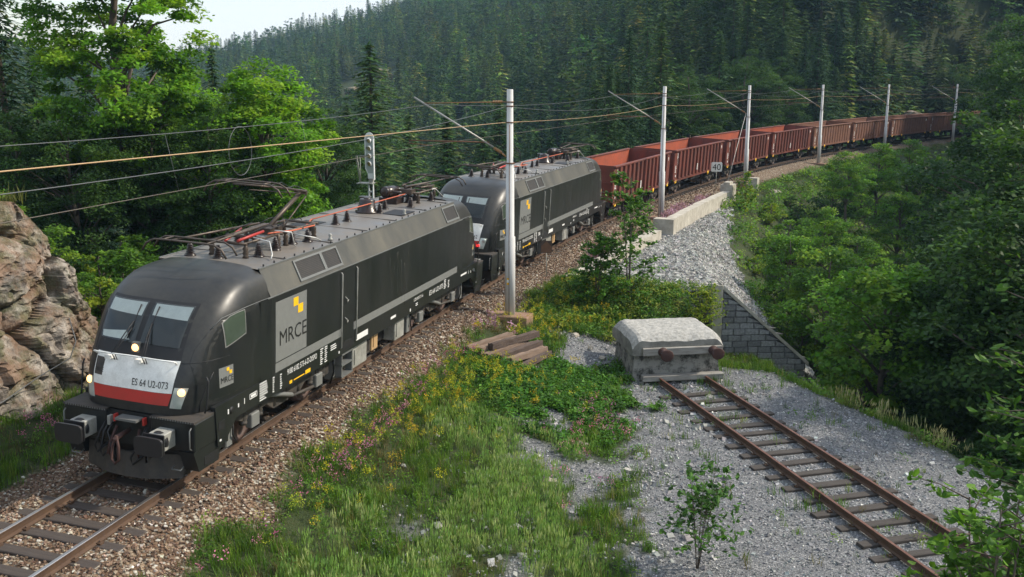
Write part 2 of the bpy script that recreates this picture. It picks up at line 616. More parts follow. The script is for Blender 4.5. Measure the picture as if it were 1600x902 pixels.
# ------------------------------------------------------------ scattering of small pieces merged in one mesh
def scatter(Vt, Ft, P, rot, scl, tiltx=None, tilty=None, cols=None, vcol=None, nrm=None):
    """Vt list of templates (k,3) with the same number of verts; returns V,F,C"""
    nT = len(Vt); n = len(P)
    pick = rng.integers(0, nT, n)
    T = np.stack(Vt)[pick]                      # n,k,3
    T = T * scl[:, None, :] if scl.ndim == 2 else T * scl[:, None, None]
    if tiltx is not None:
        c, s = np.cos(tiltx)[:, None], np.sin(tiltx)[:, None]
        y, z = T[..., 1] * c - T[..., 2] * s, T[..., 1] * s + T[..., 2] * c
        T = np.stack([T[..., 0], y, z], -1)
    if tilty is not None:
        c, s = np.cos(tilty)[:, None], np.sin(tilty)[:, None]
        x, z = T[..., 0] * c + T[..., 2] * s, -T[..., 0] * s + T[..., 2] * c
        T = np.stack([x, T[..., 1], z], -1)
    c, s = np.cos(rot)[:, None], np.sin(rot)[:, None]
    x, y = T[..., 0] * c - T[..., 1] * s, T[..., 0] * s + T[..., 1] * c
    T = np.stack([x, y, T[..., 2]], -1) + P[:, None, :]
    k = T.shape[1]
    F = (np.asarray(Ft)[None] + (np.arange(n) * k)[:, None, None]).reshape(-1, len(Ft[0]))
    C = None
    if cols is not None:
        C = np.repeat(cols[:, None, :], k, 1)
        if vcol is not None: C = C * vcol[None, :, None]
        C = C.reshape(-1, 3)
    return T.reshape(-1, 3), F, C


def stone_templates(n=6, flat=0.7, jit=0.28):
    # a cube-sphere with 14 corners as 24 triangles kept as quads where possible
    base = []
    for x in (-1, 1):
        for y in (-1, 1):
            for z in (-1, 1): base.append((x * .62, y * .62, z * .62))
    F = [(0, 1, 3, 2), (4, 6, 7, 5), (0, 4, 5, 1), (2, 3, 7, 6), (0, 2, 6, 4), (1, 5, 7, 3)]
    out = []
    for i in range(n):
        v = np.array(base) + rng.normal(0, jit * 0.5, (8, 3))
        v[:, 2] *= flat
        out.append(v)
    return out, F


def pick_cols(pal, n, wts=None, var=0.12):
    pal = np.array(pal)
    i = rng.choice(len(pal), n, p=wts)
    return np.clip(pal[i] * (1 + rng.normal(0, var, (n, 1))) * (1 + rng.normal(0, 0.03, (n, 3))), 0.005, 0.9)


ST, SF = stone_templates()
m_stone = colmat("stone_surface", 0.85, 0.3, 60)
BAL = [(0.13, 0.080, 0.052), (0.19, 0.125, 0.085), (0.27, 0.20, 0.145), (0.40, 0.35, 0.28), (0.09, 0.06, 0.045), (0.56, 0.53, 0.46)]
BALW = [0.30, 0.29, 0.19, 0.07, 0.12, 0.03]
GRV = [(0.145, 0.149, 0.154), (0.225, 0.229, 0.232), (0.32, 0.32, 0.318), (0.46, 0.455, 0.44)]
GRVW = [0.35, 0.35, 0.22, 0.08]


def lay(name, P, size, pal, w, label=None, flat=None, var=.12):
    n = len(P)
    sc3 = size[:, None] * rng.uniform(0.7, 1.25, (n, 3))
    V, F, C = scatter(ST, SF, P, rng.uniform(0, 6.28, n), sc3, rng.normal(0, .5, n), rng.normal(0, .5, n), pick_cols(pal, n, w, var))
    o = link_mesh(name, np_mesh(name, V, F, m_stone, C))
    tag(o, label, 'gravel', kind='stuff')
    return o


def ballast_points(s0, s1, n):
    s = rng.uniform(s0, s1, n); d = rng.uniform(-4.0, 3.6, n)
    x = np.interp(s, PS, PX) + d * np.cos(np.interp(s, PS, _th)); y = np.interp(s, PS, PY) - d * np.sin(np.interp(s, PS, _th))
    _, _, bal, gr, pav = masks(x, y)
    keep = rng.random(n) < bal
    # keep the sleepers and rails clear
    ph = ((s + 7.0) % 0.6)
    on_sl = (ph < 0.29) & (np.abs(d) < 1.32)
    keep &= ~on_sl
    keep &= ~(np.abs(np.abs(d) - 0.755) < 0.10)
    z = height(x, y)
    P = np.stack([x, y, z + 0.012], -1)[keep]
    return P


P1 = ballast_points(-7.5, 9, 30000)
P2 = ballast_points(9, 30, 24000)
P3 = ballast_points(30, 75, 16000)
Pb = np.concatenate([P1, P2, P3])
lay("track_ballast", Pb, np.concatenate([rng.uniform(0.022, 0.042, len(P1)), rng.uniform(0.026, 0.045, len(P2)), rng.uniform(0.04, 0.065, len(P3))]),
    BAL, BALW, "rusty brown crushed stone ballast along the main track", var=.2)

# pale gravel around the siding
n = 75000
x = rng.uniform(1, 22, n); y = rng.uniform(-8, 21, n)
s_, d_, b_, g_, p_ = masks(x, y)
a_ = (x - CAM[0]) * FW[0] + (y - CAM[1]) * FW[1]
tt = (x - 9.23) * .512 + (y - 15.69) * -.859; uu = (x - 9.23) * .859 + (y - 15.69) * .512
keep = (rng.random(n) < g_ * np.clip(0.35 + 0.8 * vnoise(x, y, .5, 2) + (np.abs(uu) < 1.5) * .4, 0, 1)) & (bench(x, y) < 0.2)
keep &= ~((np.abs(uu) < 1.32) & (((tt - 1.0 + .14) % .72) < .28) & (tt > .8)) & (np.abs(np.abs(uu) - .7535) > .08)
x, y = x[keep], y[keep]
sz = np.where(rng.random(len(x)) < 0.05, rng.uniform(0.04, 0.08, len(x)), rng.uniform(0.017, 0.036, len(x)))
lay("siding_gravel", np.stack([x, y, height(x, y) + 0.004], -1), sz, GRV, GRVW, "pale grey gravel spread around the dead-end siding", var=.15)

# loose whitish stones lying in the meadow
n = 5200
x = rng.uniform(2.5, 11, n); y = rng.uniform(-6, 20, n)
s_, d_ = to_sd(x, y)
keep = (d_ > 3.6) & (vnoise(x + 5, y + 60, .7, 3) > .5) & (bench(x, y) < -3) & (rng.random(n) < np.clip((d_ - 3) * .3, .2, 1))
x, y = x[keep], y[keep]
lay("meadow_stones", np.stack([x, y, height(x, y) + .012], -1), np.where(rng.random(len(x)) < .12, rng.uniform(.06, .12, len(x)), rng.uniform(.02, .05, len(x))), [(0.26, 0.26, 0.25), (0.40, 0.39, 0.37), (0.55, 0.53, 0.5)], [.5, .35, .15], "whitish stones lying in the meadow grass", var=.15)

# pale paving stones of the embankment
n = 38000
s = rng.uniform(24.7, 56, n); d = rng.uniform(4, 13, n)
x = np.interp(s, PS, PX) + d * np.cos(np.interp(s, PS, _th)); y = np.interp(s, PS, PY) - d * np.sin(np.interp(s, PS, _th))
_, _, _, _, pv = masks(x, y)
keep = (rng.random(n) < pv)
x, y = x[keep], y[keep]
lay("embankment_stones", np.stack([x, y, height(x, y)], -1), rng.uniform(0.065, 0.14, len(x)),
    [(0.27, 0.268, 0.25), (0.36, 0.355, 0.335), (0.17, 0.168, 0.155), (0.46, 0.45, 0.42)], [.35, .3, .2, .15], "whitish rubble stones paving the embankment slope")

# ------------------------------------------------------------ grasses and herbs
m_grass = leafmat("grass_blades", 0.3, 0.55)
m_leaf = leafmat("broad_leaves", 0.35, 0.5)


def grass_templates(k=4, blades=9, h=0.30, spread=0.10, w=0.010):
    T = []; F = None
    for t in range(k):
        V = []; FF = []
        for b in range(blades):
            a = rng.uniform(0, 6.28); r = rng.uniform(0, spread)
            bx, by = r * math.cos(a), r * math.sin(a)
            hh = h * rng.uniform(0.5, 1.15); lean = rng.uniform(0.1, 0.55) * hh; q = rng.uniform(0, 6.28)
            lx, ly = math.cos(q) * lean, math.sin(q) * lean
            wx, wy = -math.sin(q) * w, math.cos(q) * w
            i = len(V)
            V += [(bx - wx, by - wy, -0.02), (bx + wx, by + wy, -0.02), (bx + wx * .8 + lx * .35, by + wy * .8 + ly * .35, hh * .6), (bx - wx * .8 + lx * .35, by - wy * .8 + ly * .35, hh * .6),
                  (bx + lx + wx * .15, by + ly + wy * .15, hh), (bx + lx - wx * .15, by + ly - wy * .15, hh)]
            FF += [(i, i + 1, i + 2, i + 3), (i + 3, i + 2, i + 4, i + 5)]
        T.append(np.array(V)); F = FF
    return T, F


def herb_templates(k=4, leaves=26, r=0.22, h=0.22, size=0.045, droop=0.5, up=0.0):
    """a low clump of leaf-sized diamonds"""
    T = []; F = None
    for t in range(k):
        V = []; FF = []
        for b in range(leaves):
            u = rng.normal(0, 1, 3); u /= np.linalg.norm(u)
            rad = rng.uniform(0.4, 1.0)
            c = np.array([u[0] * r * rad, u[1] * r * rad, abs(u[2]) * h * rad + 0.3 * h])
            a = rng.normal(0, 1, 3); a[2] -= droop * 0.5; a[2] *= 0.6; a /= np.linalg.norm(a)
            nn = np.array([rng.normal(0, .5), rng.normal(0, .5), 1.0 + up]); side = np.cross(a, nn); side /= np.linalg.norm(side)
            L = size * rng.uniform(0.7, 1.3)
            i = len(V)
            V += [c - a * L, c + side * L * .55, c + a * L, c - side * L * .55]
            FF += [(i, i + 1, i + 2, i + 3)]
        T.append(np.array(V)); F = FF
    return T, F


def put(name, T, F, X, Y, scl, pal, w, mat, label, cat, z0=0.0, var=.15, tilt=0.12):
    n = len(X)
    P = np.stack([X, Y, height(X, Y) + z0], -1)
    V, FF, C = scatter(T, F, P, rng.uniform(0, 6.28, n), scl, rng.normal(0, tilt, n), rng.normal(0, tilt, n), pick_cols(pal, n, w, var))
    o = link_mesh(name, np_mesh(name, V, FF, mat, C))
    tag(o, label, cat, kind='stuff')
    return o


def grassiness(X, Y):
    s, d, bal, gr, pav = masks(X, Y)
    sp_ = .10 * (vnoise(X + 11, Y + 4, 1.1, 2) > .52) + .05 * (vnoise(X, Y, 3.1, 2) > .6)
    g = (1 - bal) * (1 - np.clip(gr * 1.1, 0, 1) * (1 - sp_)) * (1 - pav * .93)
    g = np.maximum(g, (bal > .5) * .035 * (d > 1.9) * (vnoise(X + 8, Y, 1.3, 2) > .5))
    return s, d, g


GP = [(0.080, 0.160, 0.022), (0.12, 0.21, 0.028), (0.058, 0.120, 0.018), (0.18, 0.24, 0.045), (0.20, 0.19, 0.08)]
GW = [.33, .3, .2, .12, .05]
n = 42000
X = rng.uniform(-9, 16, n); Y = rng.uniform(-7, 25, n)
s, d, g = grassiness(X, Y)
dens = np.clip(0.5 + 1.1 * (vnoise(X, Y, 0.7, 2) - .3), 0.15, 1) * np.where(d < 0, 0.5, 1)
keep = (rng.random(n) < g * dens * np.where((d > 5.2) & (s < 12), .62, 1.0)) & (bench(X, Y) < 1.5) & (np.hypot(X - 8.9, Y - 17.4) > 1.0) & ~((X > 2.5) & (X < 4.95) & (Y > 13.7) & (Y < 16.1))
X, Y = X[keep], Y[keep]
GT, GF = grass_templates(5, 13, 0.25, 0.16, 0.0065)
_dry = (vnoise(X + 21, Y + 3, .8, 3) > .57) & (rng.random(len(X)) < .75)
_sz = rng.uniform(0.55, 1.25, len(X)) * (0.55 + 0.9 * vnoise(X, Y, .8, 2))
put("dry_meadow_grass", GT, GF, X[_dry], Y[_dry], _sz[_dry] * .75, [(0.13, 0.12, 0.05), (0.19, 0.16, 0.08), (0.08, 0.12, 0.03), (0.10, 0.075, 0.04)], None, m_grass, "short drying brownish grass in patches of the meadow", 'grass')
X, Y, _sz = X[~_dry], Y[~_dry], _sz[~_dry]
put("grass", GT, GF, X, Y, _sz, GP, GW, m_grass, "uncut green grass between the main track and the siding", 'grass')
# paler seed-headed grass, close to the bottom edge
n = 7500
X = rng.uniform(1, 9, n); Y = rng.uniform(-6, 9, n)
s, d, g = grassiness(X, Y)
keep = (rng.random(n) < g * (vnoise(X + 9, Y, .45, 2) > .48) * sstep(3.2, 4.6, d))
X, Y = X[keep], Y[keep]
ST2, SF2 = [], None
for t in range(4):
    V = []; FF = []
    for b in range(9):
        a = rng.uniform(0, 6.28); r = rng.uniform(0, .14); bx, by = r * math.cos(a), r * math.sin(a)
        hh = rng.uniform(.32, .55); q = rng.uniform(0, 6.28); lx, ly = math.cos(q) * .07, math.sin(q) * .07
        for (z0, z1, w) in ((0, .72, .0035), (.66, 1.0, .013)):
            i = len(V)
            wx, wy = w * math.cos(a), w * math.sin(a)
            V += [(bx + lx * z0 - wx * .5, by + ly * z0 - wy * .5, hh * z0), (bx + lx * (z0 + z1) / 2 + wx, by + ly * (z0 + z1) / 2 + wy, hh * (z0 + z1) / 2), (bx + lx * z1, by + ly * z1, hh * z1), (bx + lx * (z0 + z1) / 2 - wx, by + ly * (z0 + z1) / 2 - wy, hh * (z0 + z1) / 2)]
            FF.append((i, i + 1, i + 2, i + 3))
    ST2.append(np.array(V)); SF2 = FF
put("seeding_grass", ST2, SF2, X, Y, rng.uniform(.6, .95, len(X)), [(0.21, 0.33, 0.09), (0.15, 0.26, 0.07), (0.32, 0.38, 0.16)], None, m_grass, "pale seed-headed grass in the foreground meadow", 'grass')

# leafy herbs among the grass and the creeping patch below the timber pile
HT, HF = herb_templates(5, 24, 0.17, 0.15, 0.026)
n = 17000
X = rng.uniform(-9, 16, n); Y = rng.uniform(-6, 26, n)
s, d, g = grassiness(X, Y)
creep = np.exp(-(((X - 5.6) / 2.0) ** 2 + ((Y - 13.0) / 2.6) ** 2) * 1.2)
pr = g * (0.22 + (vnoise(X + 70, Y, .5, 2) > .55) * .4 + creep * 1.2)
keep = (rng.random(n) < pr) & (bench(X, Y) < 2.5) & ~((X > 2.6) & (X < 4.9) & (Y > 13.9) & (Y < 16))
X, Y = X[keep], Y[keep]
put("herbs", HT, HF, X, Y, rng.uniform(.7, 1.4, len(X)), [(0.075, 0.17, 0.022), (0.11, 0.22, 0.028), (0.055, 0.12, 0.018), (0.17, 0.25, 0.035)], [.35, .3, .2, .15], m_leaf, "leafy green herbs growing through the grass", 'herbs')
n = 3600
X = rng.normal(5.9, 1.25, n); Y = rng.normal(13.2, 1.8, n)
s, d, g = grassiness(X, Y)
keep = (g > .2) & ~((X > 2.4) & (X < 5.0) & (Y > 13.6) & (Y < 16.2))
X, Y = X[keep], Y[keep]
CT, CF = herb_templates(5, 22, 0.22, 0.20, 0.05, up=1.0)
put("creeping_plants", CT, CF, X, Y, rng.uniform(.7, 1.3, len(X)), [(0.05, 0.14, 0.02), (0.07, 0.18, 0.025), (0.10, 0.22, 0.03), (0.04, 0.09, 0.015)], None, m_leaf, "dense creeping green plants beside the old timber pile", 'plants')


# flowers: thin stems with small blossoms on top
def flower_templates(k=4, stems=6, h=.4, blooms=7, size=.014, spread=.12, tall=.12):
    T = []; F = None
    for t in range(k):
        V = []; FF = []
        for b in range(stems):
            a = rng.uniform(0, 6.28); r = rng.uniform(0, spread); bx, by = r * math.cos(a), r * math.sin(a); hh = h * rng.uniform(.7, 1.15)
            for q in range(blooms):
                c = np.array([bx + rng.normal(0, .03), by + rng.normal(0, .03), hh - rng.uniform(0, tall)])
                u = rng.normal(0, 1, 3); u /= np.linalg.norm(u); v = np.cross(u, rng.normal(0, 1, 3)); v /= np.linalg.norm(v)
                L = size * rng.uniform(.7, 1.3); i = len(V)
                V += [c - u * L, c - v * L, c + u * L, c + v * L]; FF.append((i, i + 1, i + 2, i + 3))
        T.append(np.array(V)); F = FF
    return T, F


m_petal = leafmat("petals", 0.25, 0.6)


def flowers(name, spots, n, size, pal, label, h=.4, blooms=7, spread=.12, tall=.12, back=False):
    X = []; Y = []
    for (cx, cy, rx, ry, w) in spots:
        k = int(n * w); X.append(rng.normal(cx, rx, k)); Y.append(rng.normal(cy, ry, k))
    X = np.concatenate(X); Y = np.concatenate(Y)
    s, d, g = grassiness(X, Y)
    keep = (g > .25) & (np.abs(d) > 2.1) & (bench(X, Y) < 0.5)
    keep &= ~((X > 2.5) & (X < 4.9) & (Y > 13.8) & (Y < 16.1))
    X, Y = X[keep], Y[keep]
    FT, FF_ = flower_templates(4, 6, h, blooms, size, spread, tall)
    put(name, FT, FF_, X, Y, rng.uniform(.8, 1.2, len(X)), pal, None, m_petal, label, 'flowers', var=.1)


flowers("yellow_flowers", [(3.4, 16.5, .9, 2.6, .28), (3.3, 9, .8, 3, .32), (4.2, 20, 1.3, 1.6, .2), (5, 12, 1.5, 1.6, .12), (3.2, 4, .6, 2.5, .08), (5.4, 23.3, .9, .6, .1), (-7, 12, 1.2, 2, .06)], 420, .013,
        [(0.46, 0.42, 0.03), (0.38, 0.42, 0.04), (0.5, 0.36, 0.03)], "small yellow wildflowers on the grassy bank", h=.5)
flowers("pink_flowers", [(2.9, 3.2, .25, 2.2, .3), (2.7, 8.5, .3, 1.5, .2), (2.5, 13.2, .3, .9, .15), (6.9, 9.8, .7, 1.4, .3), (7.3, 12, .4, .6, .12), (7.6, 6.6, .7, .7, .1), (-4.6, 4.2, .5, .9, .1)], 120, .014,
        [(0.55, 0.16, 0.30), (0.6, 0.25, 0.38), (0.42, 0.14, 0.30)], "pink wildflowers at the edge of the ballast", h=.36, blooms=5)


def at_sd(s, d):
    return np.interp(s, PS, PX) + d * np.cos(np.interp(s, PS, _th)), np.interp(s, PS, PY) - d * np.sin(np.interp(s, PS, _th))


sp = []
for (s, d, rs, w) in ((31.5, 2.7, .8, .2), (46, 3.2, 1.2, .25), (50, 2.6, 1.5, .3), (56, 2.5, 1.3, .15), (16.5, 2.3, .3, .02)):
    x, y = at_sd(s, d); sp.append((float(x), float(y), .35, rs, w))
flowers("mauve_heather", sp, 560, .040, [(0.42, 0.25, 0.34), (0.50, 0.34, 0.43), (0.34, 0.20, 0.26)], "mauve flowering tufts on the ballast shoulder by the parapet", h=.55, blooms=10, spread=.25, tall=.45)

# undergrowth on the banks and in the ravine
UT, UF = herb_templates(6, 34, 0.55, 0.5, 0.085, up=.6)


def undergrowth(name, n, fn, scl, pal, label):
    X, Y = fn(n)
    s, d, g = grassiness(X, Y)
    keep = rng.random(len(X)) < g
    X, Y = X[keep], Y[keep]
    put(name, UT, UF, X, Y, rng.uniform(*scl, len(X)), pal, None, m_leaf, label, 'undergrowth', var=.2)


def r_slope(n):
    s = rng.uniform(18, 110, n); d = rng.uniform(0, 24, n) + np.where(s < 56, toe_d(s) - .5, 4.2)
    d = np.where(s < 24.6, rng.uniform(9.8, 22, n), d)
    d = np.where((s < 33) & (d < toe_d(s) + 1.0), d + 5, d)
    x, y = at_sd(s, d)
    return x, y


def l_bank(n):
    return at_sd(rng.uniform(8.5, 75, n), -rng.uniform(4.0, 22, n) ** 1.0)


def r_bench(n):
    y = rng.uniform(-6, 21, n); ex = np.interp(-y, [-19, -17, -13.5, -9.4, 0, 20], [11.6, 12.5, 15.4, 17.9, 21.5, 27])
    return ex + rng.uniform(.5, 9, n), y


GR = [(0.088, 0.195, 0.026), (0.13, 0.26, 0.032), (0.06, 0.13, 0.02), (0.20, 0.30, 0.04)]
undergrowth("ravine_undergrowth", 4600, r_slope, (.6, 1.5), GR, "leafy undergrowth covering the ravine slope right of the line")
undergrowth("left_bank_undergrowth", 3000, l_bank, (.6, 1.3), GR, "leafy undergrowth on the bank left of the train")
undergrowth("bench_edge_undergrowth", 1700, r_bench, (.4, .9), GR, "low green plants along the edge of the gravel bench")
n = 1500
s = rng.uniform(57, 150, n); d = rng.uniform(3.1, 6.5, n); X, Y = at_sd(s, d)
put("shoulder_plants", UT, UF, X, Y, rng.uniform(.25, .55, n), [(0.08, 0.15, 0.025), (0.13, 0.19, 0.04), (0.17, 0.17, 0.06), (0.06, 0.12, 0.02)], None, m_leaf, "low grassy plants on the shoulder beside the far wagons", 'plants', var=.2)
n = 2600
s = rng.uniform(95, 215, n); d = -rng.uniform(4.5, 34, n); X, Y = at_sd(s, d)
put("cutting_undergrowth", UT, UF, X, Y, rng.uniform(.9, 2.2, n), [(0.04, 0.09, 0.022), (0.06, 0.13, 0.028), (0.03, 0.065, 0.02)], None, m_leaf, "dark undergrowth on the steep bank behind the end of the train", 'undergrowth', var=.2)
# berm greenery between the grass bank and the paved slope
n = 1100
s = rng.uniform(19, 25.5, n); d = rng.uniform(3.2, 9.3, n); X, Y = at_sd(s, d)
put("berm_plants", UT, UF, X, Y, rng.uniform(.35, .75, n), [(0.06, 0.14, 0.02), (0.10, 0.19, 0.03), (0.2, 0.24, 0.04)], None, m_leaf, "green and yellowish plants behind the concrete buffer stop", 'plants', var=.2)
# dry tall grasses by the bench edge
n = 45
y = rng.uniform(12, 16.2, n); x = np.interp(-y, [-19, -17, -13.5, -9.4], [11.6, 12.5, 15.4, 17.9]) + rng.uniform(-.2, 1, n)
put("dry_grass", ST2, SF2, x, y, rng.uniform(0.9, 1.3, n), [(0.30, 0.31, 0.16), (0.42, 0.38, 0.2)], None, m_grass, "straw-coloured tall grass on the edge of the gravel bench", 'grass')
# ------------------------------------------------------------ tracks
m_rail = dirty("rusty_rail", (0.115, 0.068, 0.040), (0.07, 0.04, 0.026), 0.75, 0.2, 3, bmp=.2)
m_railtop = plain("polished_rail_head", (0.45, 0.43, 0.42), 0.28, 0.9)
m_oldtop = dirty("rusty_rail_head", (0.12, 0.05, 0.032), (0.2, 0.10, 0.07), 0.6, 0.4, 4)
m_sleeper = dirty("tarred_timber", (0.035, 0.026, 0.022), (0.07, 0.055, 0.045), 0.8, 0, 3, sc3=(.6, 6, 6), bmp=.5)
m_oldsleeper = dirty("weathered_timber", (0.030, 0.024, 0.020), (0.075, 0.064, 0.056), 0.9, 0, 2.5, sc3=(.6, 8, 8), bmp=.8)
PROF = [(-.07, -.172), (.07, -.172), (.07, -.158), (.012, -.135), (.012, -.045), (.036, -.032), (.036, -.006), (.028, 0), (-.028, 0), (-.036, -.006), (-.036, -.032), (-.012, -.045), (-.012, -.135), (-.07, -.158)]


def sweep_rail(name, fr, m_side, m_top, parent=None):
    """fr: list of functions giving world point for (offset, z)"""
    V = []; F = []; mi = []
    k = len(PROF)
    for f in fr:
        for (u, z) in PROF: V.append(tuple(f(u, z)))
    for i in range(len(fr) - 1):
        for j in range(k):
            F.append((i * k + j, i * k + (j + 1) % k, (i + 1) * k + (j + 1) % k, (i + 1) * k + j))
            mi.append(1 if j in (6, 7, 8) else 0)
    me = bpy.data.meshes.new(name); me.from_pydata(V, [], F)
    me.polygons.foreach_set("material_index", mi)
    me.materials.append(m_side); me.materials.append(m_top)
    return link_mesh(name, me, parent)


trk = empty("railway_track", label="main railway track curving right under the train, two brown rails on dark timber sleepers", cat="railway track")
ss = np.concatenate([np.arange(-13, 60, 1.0), np.arange(60, 210, 2.5)])
for sgn in (-1, 1):
    sweep_rail("rail", [(lambda u, z, s=s: at(s, sgn * .7535 + u, z)) for s in ss], m_rail, m_railtop, trk)


def sleeper_mesh(name, mat, L=2.6, w=.25, h=.15, clips=True, seed=0):
    b = MB()
    b.box(-L / 2, L / 2, -w / 2, w / 2, -h, 0, 0, 0.012)
    if clips:
        for s in (-1, 1):
            for e in (-1, 1):
                x = s * .7535 + e * .105
                b.box(x - .045, x + .045, -.05, .05, 0, .035, 1)
                b.lathe((x, 0, .03), (0, 0, 1), [(0, .018), (.035, .018)], 6, 1)
    return b.fix(b.mesh(name, [mat, m_rail]))


slm = sleeper_mesh("sleeper", m_sleeper)
stuffb = MB()
for i in range(240):
    s = -6.9 + i * 0.6 + random.uniform(-.03, .03)
    p = at(s, random.uniform(-.02, .02), -.175)
    if i < 99:
        o = link_mesh("sleeper", slm, trk)
        o.location = p
        o.rotation_euler = (0, CANT, -heading(s) + random.uniform(-.01, .01))
    else:
        M = Matrix.Translation(p + Vector((0, 0, -.075))) @ Matrix.Rotation(-heading(s), 4, 'Z')
        stuffb.obox(M, 2.6, .25, .15)
tag(stuffb.build("sleepers", m_sleeper, trk), kind='stuff')

# the siding
SZ = -1.60
SL0 = np.array([8.58, 15.3]); SD = np.array([0.512, -0.859]); SN = np.array([0.859, 0.512])
SC = SL0 + SN * .7535           # centre line start at the buffer stop


def sid(t, u, z): return (SC[0] + SD[0] * t + SN[0] * u, SC[1] + SD[1] * t + SN[1] * u, SZ + z)


strk = empty("railway_siding", label="disused siding of two rusty rails on weathered grey sleepers ending at the concrete buffer stop", cat="railway track")
for sgn in (-1, 1):
    sweep_rail("rail", [(lambda u, z, t=t: sid(t, sgn * .7535 + u, z)) for t in np.concatenate([[-.7], np.arange(.3, 30, 1.0)])], m_rail, m_oldtop, strk)
_sl = [sleeper_mesh("sleeper", m_oldsleeper, random.uniform(2.4, 2.7), random.uniform(.2, .27), .16) for _ in range(6)]
for i in range(40):
    t = 1.0 + i * 0.72 + random.uniform(-.05, .05)
    o = link_mesh("sleeper", _sl[i % 6], strk)
    o.location = sid(t, random.uniform(-.08, .08), -.178)
    o.rotation_euler = (0, random.uniform(-.01, .01), math.atan2(SN[1], SN[0]) + random.uniform(-.035, .035))

# ------------------------------------------------------------ buffer stop
m_conc = dirty("old_concrete", (0.30, 0.29, 0.26), (0.12, 0.115, 0.10), 0.9, 0, 2.2, amount=.5, bmp=.6)
m_conctop = dirty("pale_top_concrete", (0.46, 0.445, 0.41), (0.19, 0.185, 0.165), 0.92, 0, 9, amount=.5, bmp=.7)  # paler mix for the cap's top than for its sides
m_concbl = dirty("blackened_concrete", (0.27, 0.26, 0.235), (0.04, 0.039, 0.034), 0.9, 0, 3.0, amount=.45, bmp=.8, spread=.08)
m_beam = dirty("grey_beam", (0.34, 0.33, 0.30), (0.14, 0.12, 0.10), 0.85, 0, 2.5, sc3=(.7, 5, 5), amount=.45, bmp=.5)
m_rustdk = dirty("dark_rust", (0.045, 0.020, 0.017), (0.075, 0.035, 0.028), 0.75, 0.1, 6)
bs = empty("buffer_stop", (float(SC[0] - SD[0] * .0), float(SC[1]), SZ - .17), (0, 0, math.atan2(SN[1], SN[0]) - .11),
           "big weathered concrete buffer stop with two rusty round buffers at the end of the siding", "buffer stop")
W2 = 1.48
bs.scale = (.95, .95, .87); bs.location.x -= .34; bs.location.y += .38
b = MB()   # body tapers slightly, long back
Vb = []
for (z, w, y0, y1) in ((-.25, W2 + .06, .02, 2.5), (1.0, W2 - .02, .10, 2.45)):
    Vb += [(-w, y0, z), (w, y0, z), (w, y1, z), (-w, y1, z)]
b.add(Vb, [(3, 2, 1, 0), (4, 5, 6, 7), (0, 1, 5, 4), (1, 2, 6, 5), (2, 3, 7, 6), (3, 0, 4, 7)])
b.build("concrete_block", m_concbl, bs)
b = MB()   # cap with rounded top, chipped front edge
nx, ny = 30, 14
V = []; F = []
for j in range(ny + 1):
    for i in range(nx + 1):
        u = -1 + 2 * i / nx; v = j / ny
        x = u * (W2 + .10); y = -.10 + v * 2.75
        ex = max(0, abs(u) - .80) / .20; ey = max(0, .16 - v) / .16; eb = max(0, v - .85) / .15
        z = 1.74 - .26 * ex ** 2 - .22 * ey ** 1.6 * (1 + .5 * mnoise.noise(Vector((x * 2, 0, 3)))) - .2 * eb ** 2
        z += .03 * mnoise.noise(Vector((x * 3, y * 3, 0))) + .012 * mnoise.noise(Vector((x * 14, y * 14, 0)))
        V.append((x, y, z))
for j in range(ny):
    for i in range(nx):
        a = j * (nx + 1) + i
        F.append((a, a + 1, a + nx + 2, a + nx + 1))
b.add(V, F, 0, False)
base = len(b.v)
ring = [i for i in range(nx + 1)] + [j * (nx + 1) + nx for j in range(1, ny + 1)] + [ny * (nx + 1) + i for i in range(nx - 1, -1, -1)] + [j * (nx + 1) for j in range(ny - 1, 0, -1)]
V2 = [(V[i][0], V[i][1], 1.0) for i in ring]
b.v += V2
for k in range(len(ring)):
    a, c = ring[k], ring[(k + 1) % len(ring)]
    b.f.append([a, base + k, base + (k + 1) % len(ring), c]); b.m.append(1); b.sm.append(False)
b.f.append([base + k for k in range(len(ring))]); b.m.append(1); b.sm.append(False)
b.build("concrete_cap", [m_conctop, m_conc], bs)
b = MB(); b.box(-W2 + .22, W2 + .02, -.24, -.105, 1.02, 1.30, 0, .015); b.build("buffer_beam", m_beam, bs)
b = MB(); b.box(-W2 + .22, W2 + .10, -.30, .0, .06, .27, 0, .02); b.build("base_beam", m_beam, bs)
for sx in (-.58, 1.17):
    b = MB()
    b.lathe((sx, -.24, 1.16), (0, -1, 0), [(0, .17), (.03, .17), (.031, .105), (.40, .10), (.46, .13), (.465, .215), (.50, .22), (.51, .19)], 24)
    b.build("buffer", m_rustdk, bs)

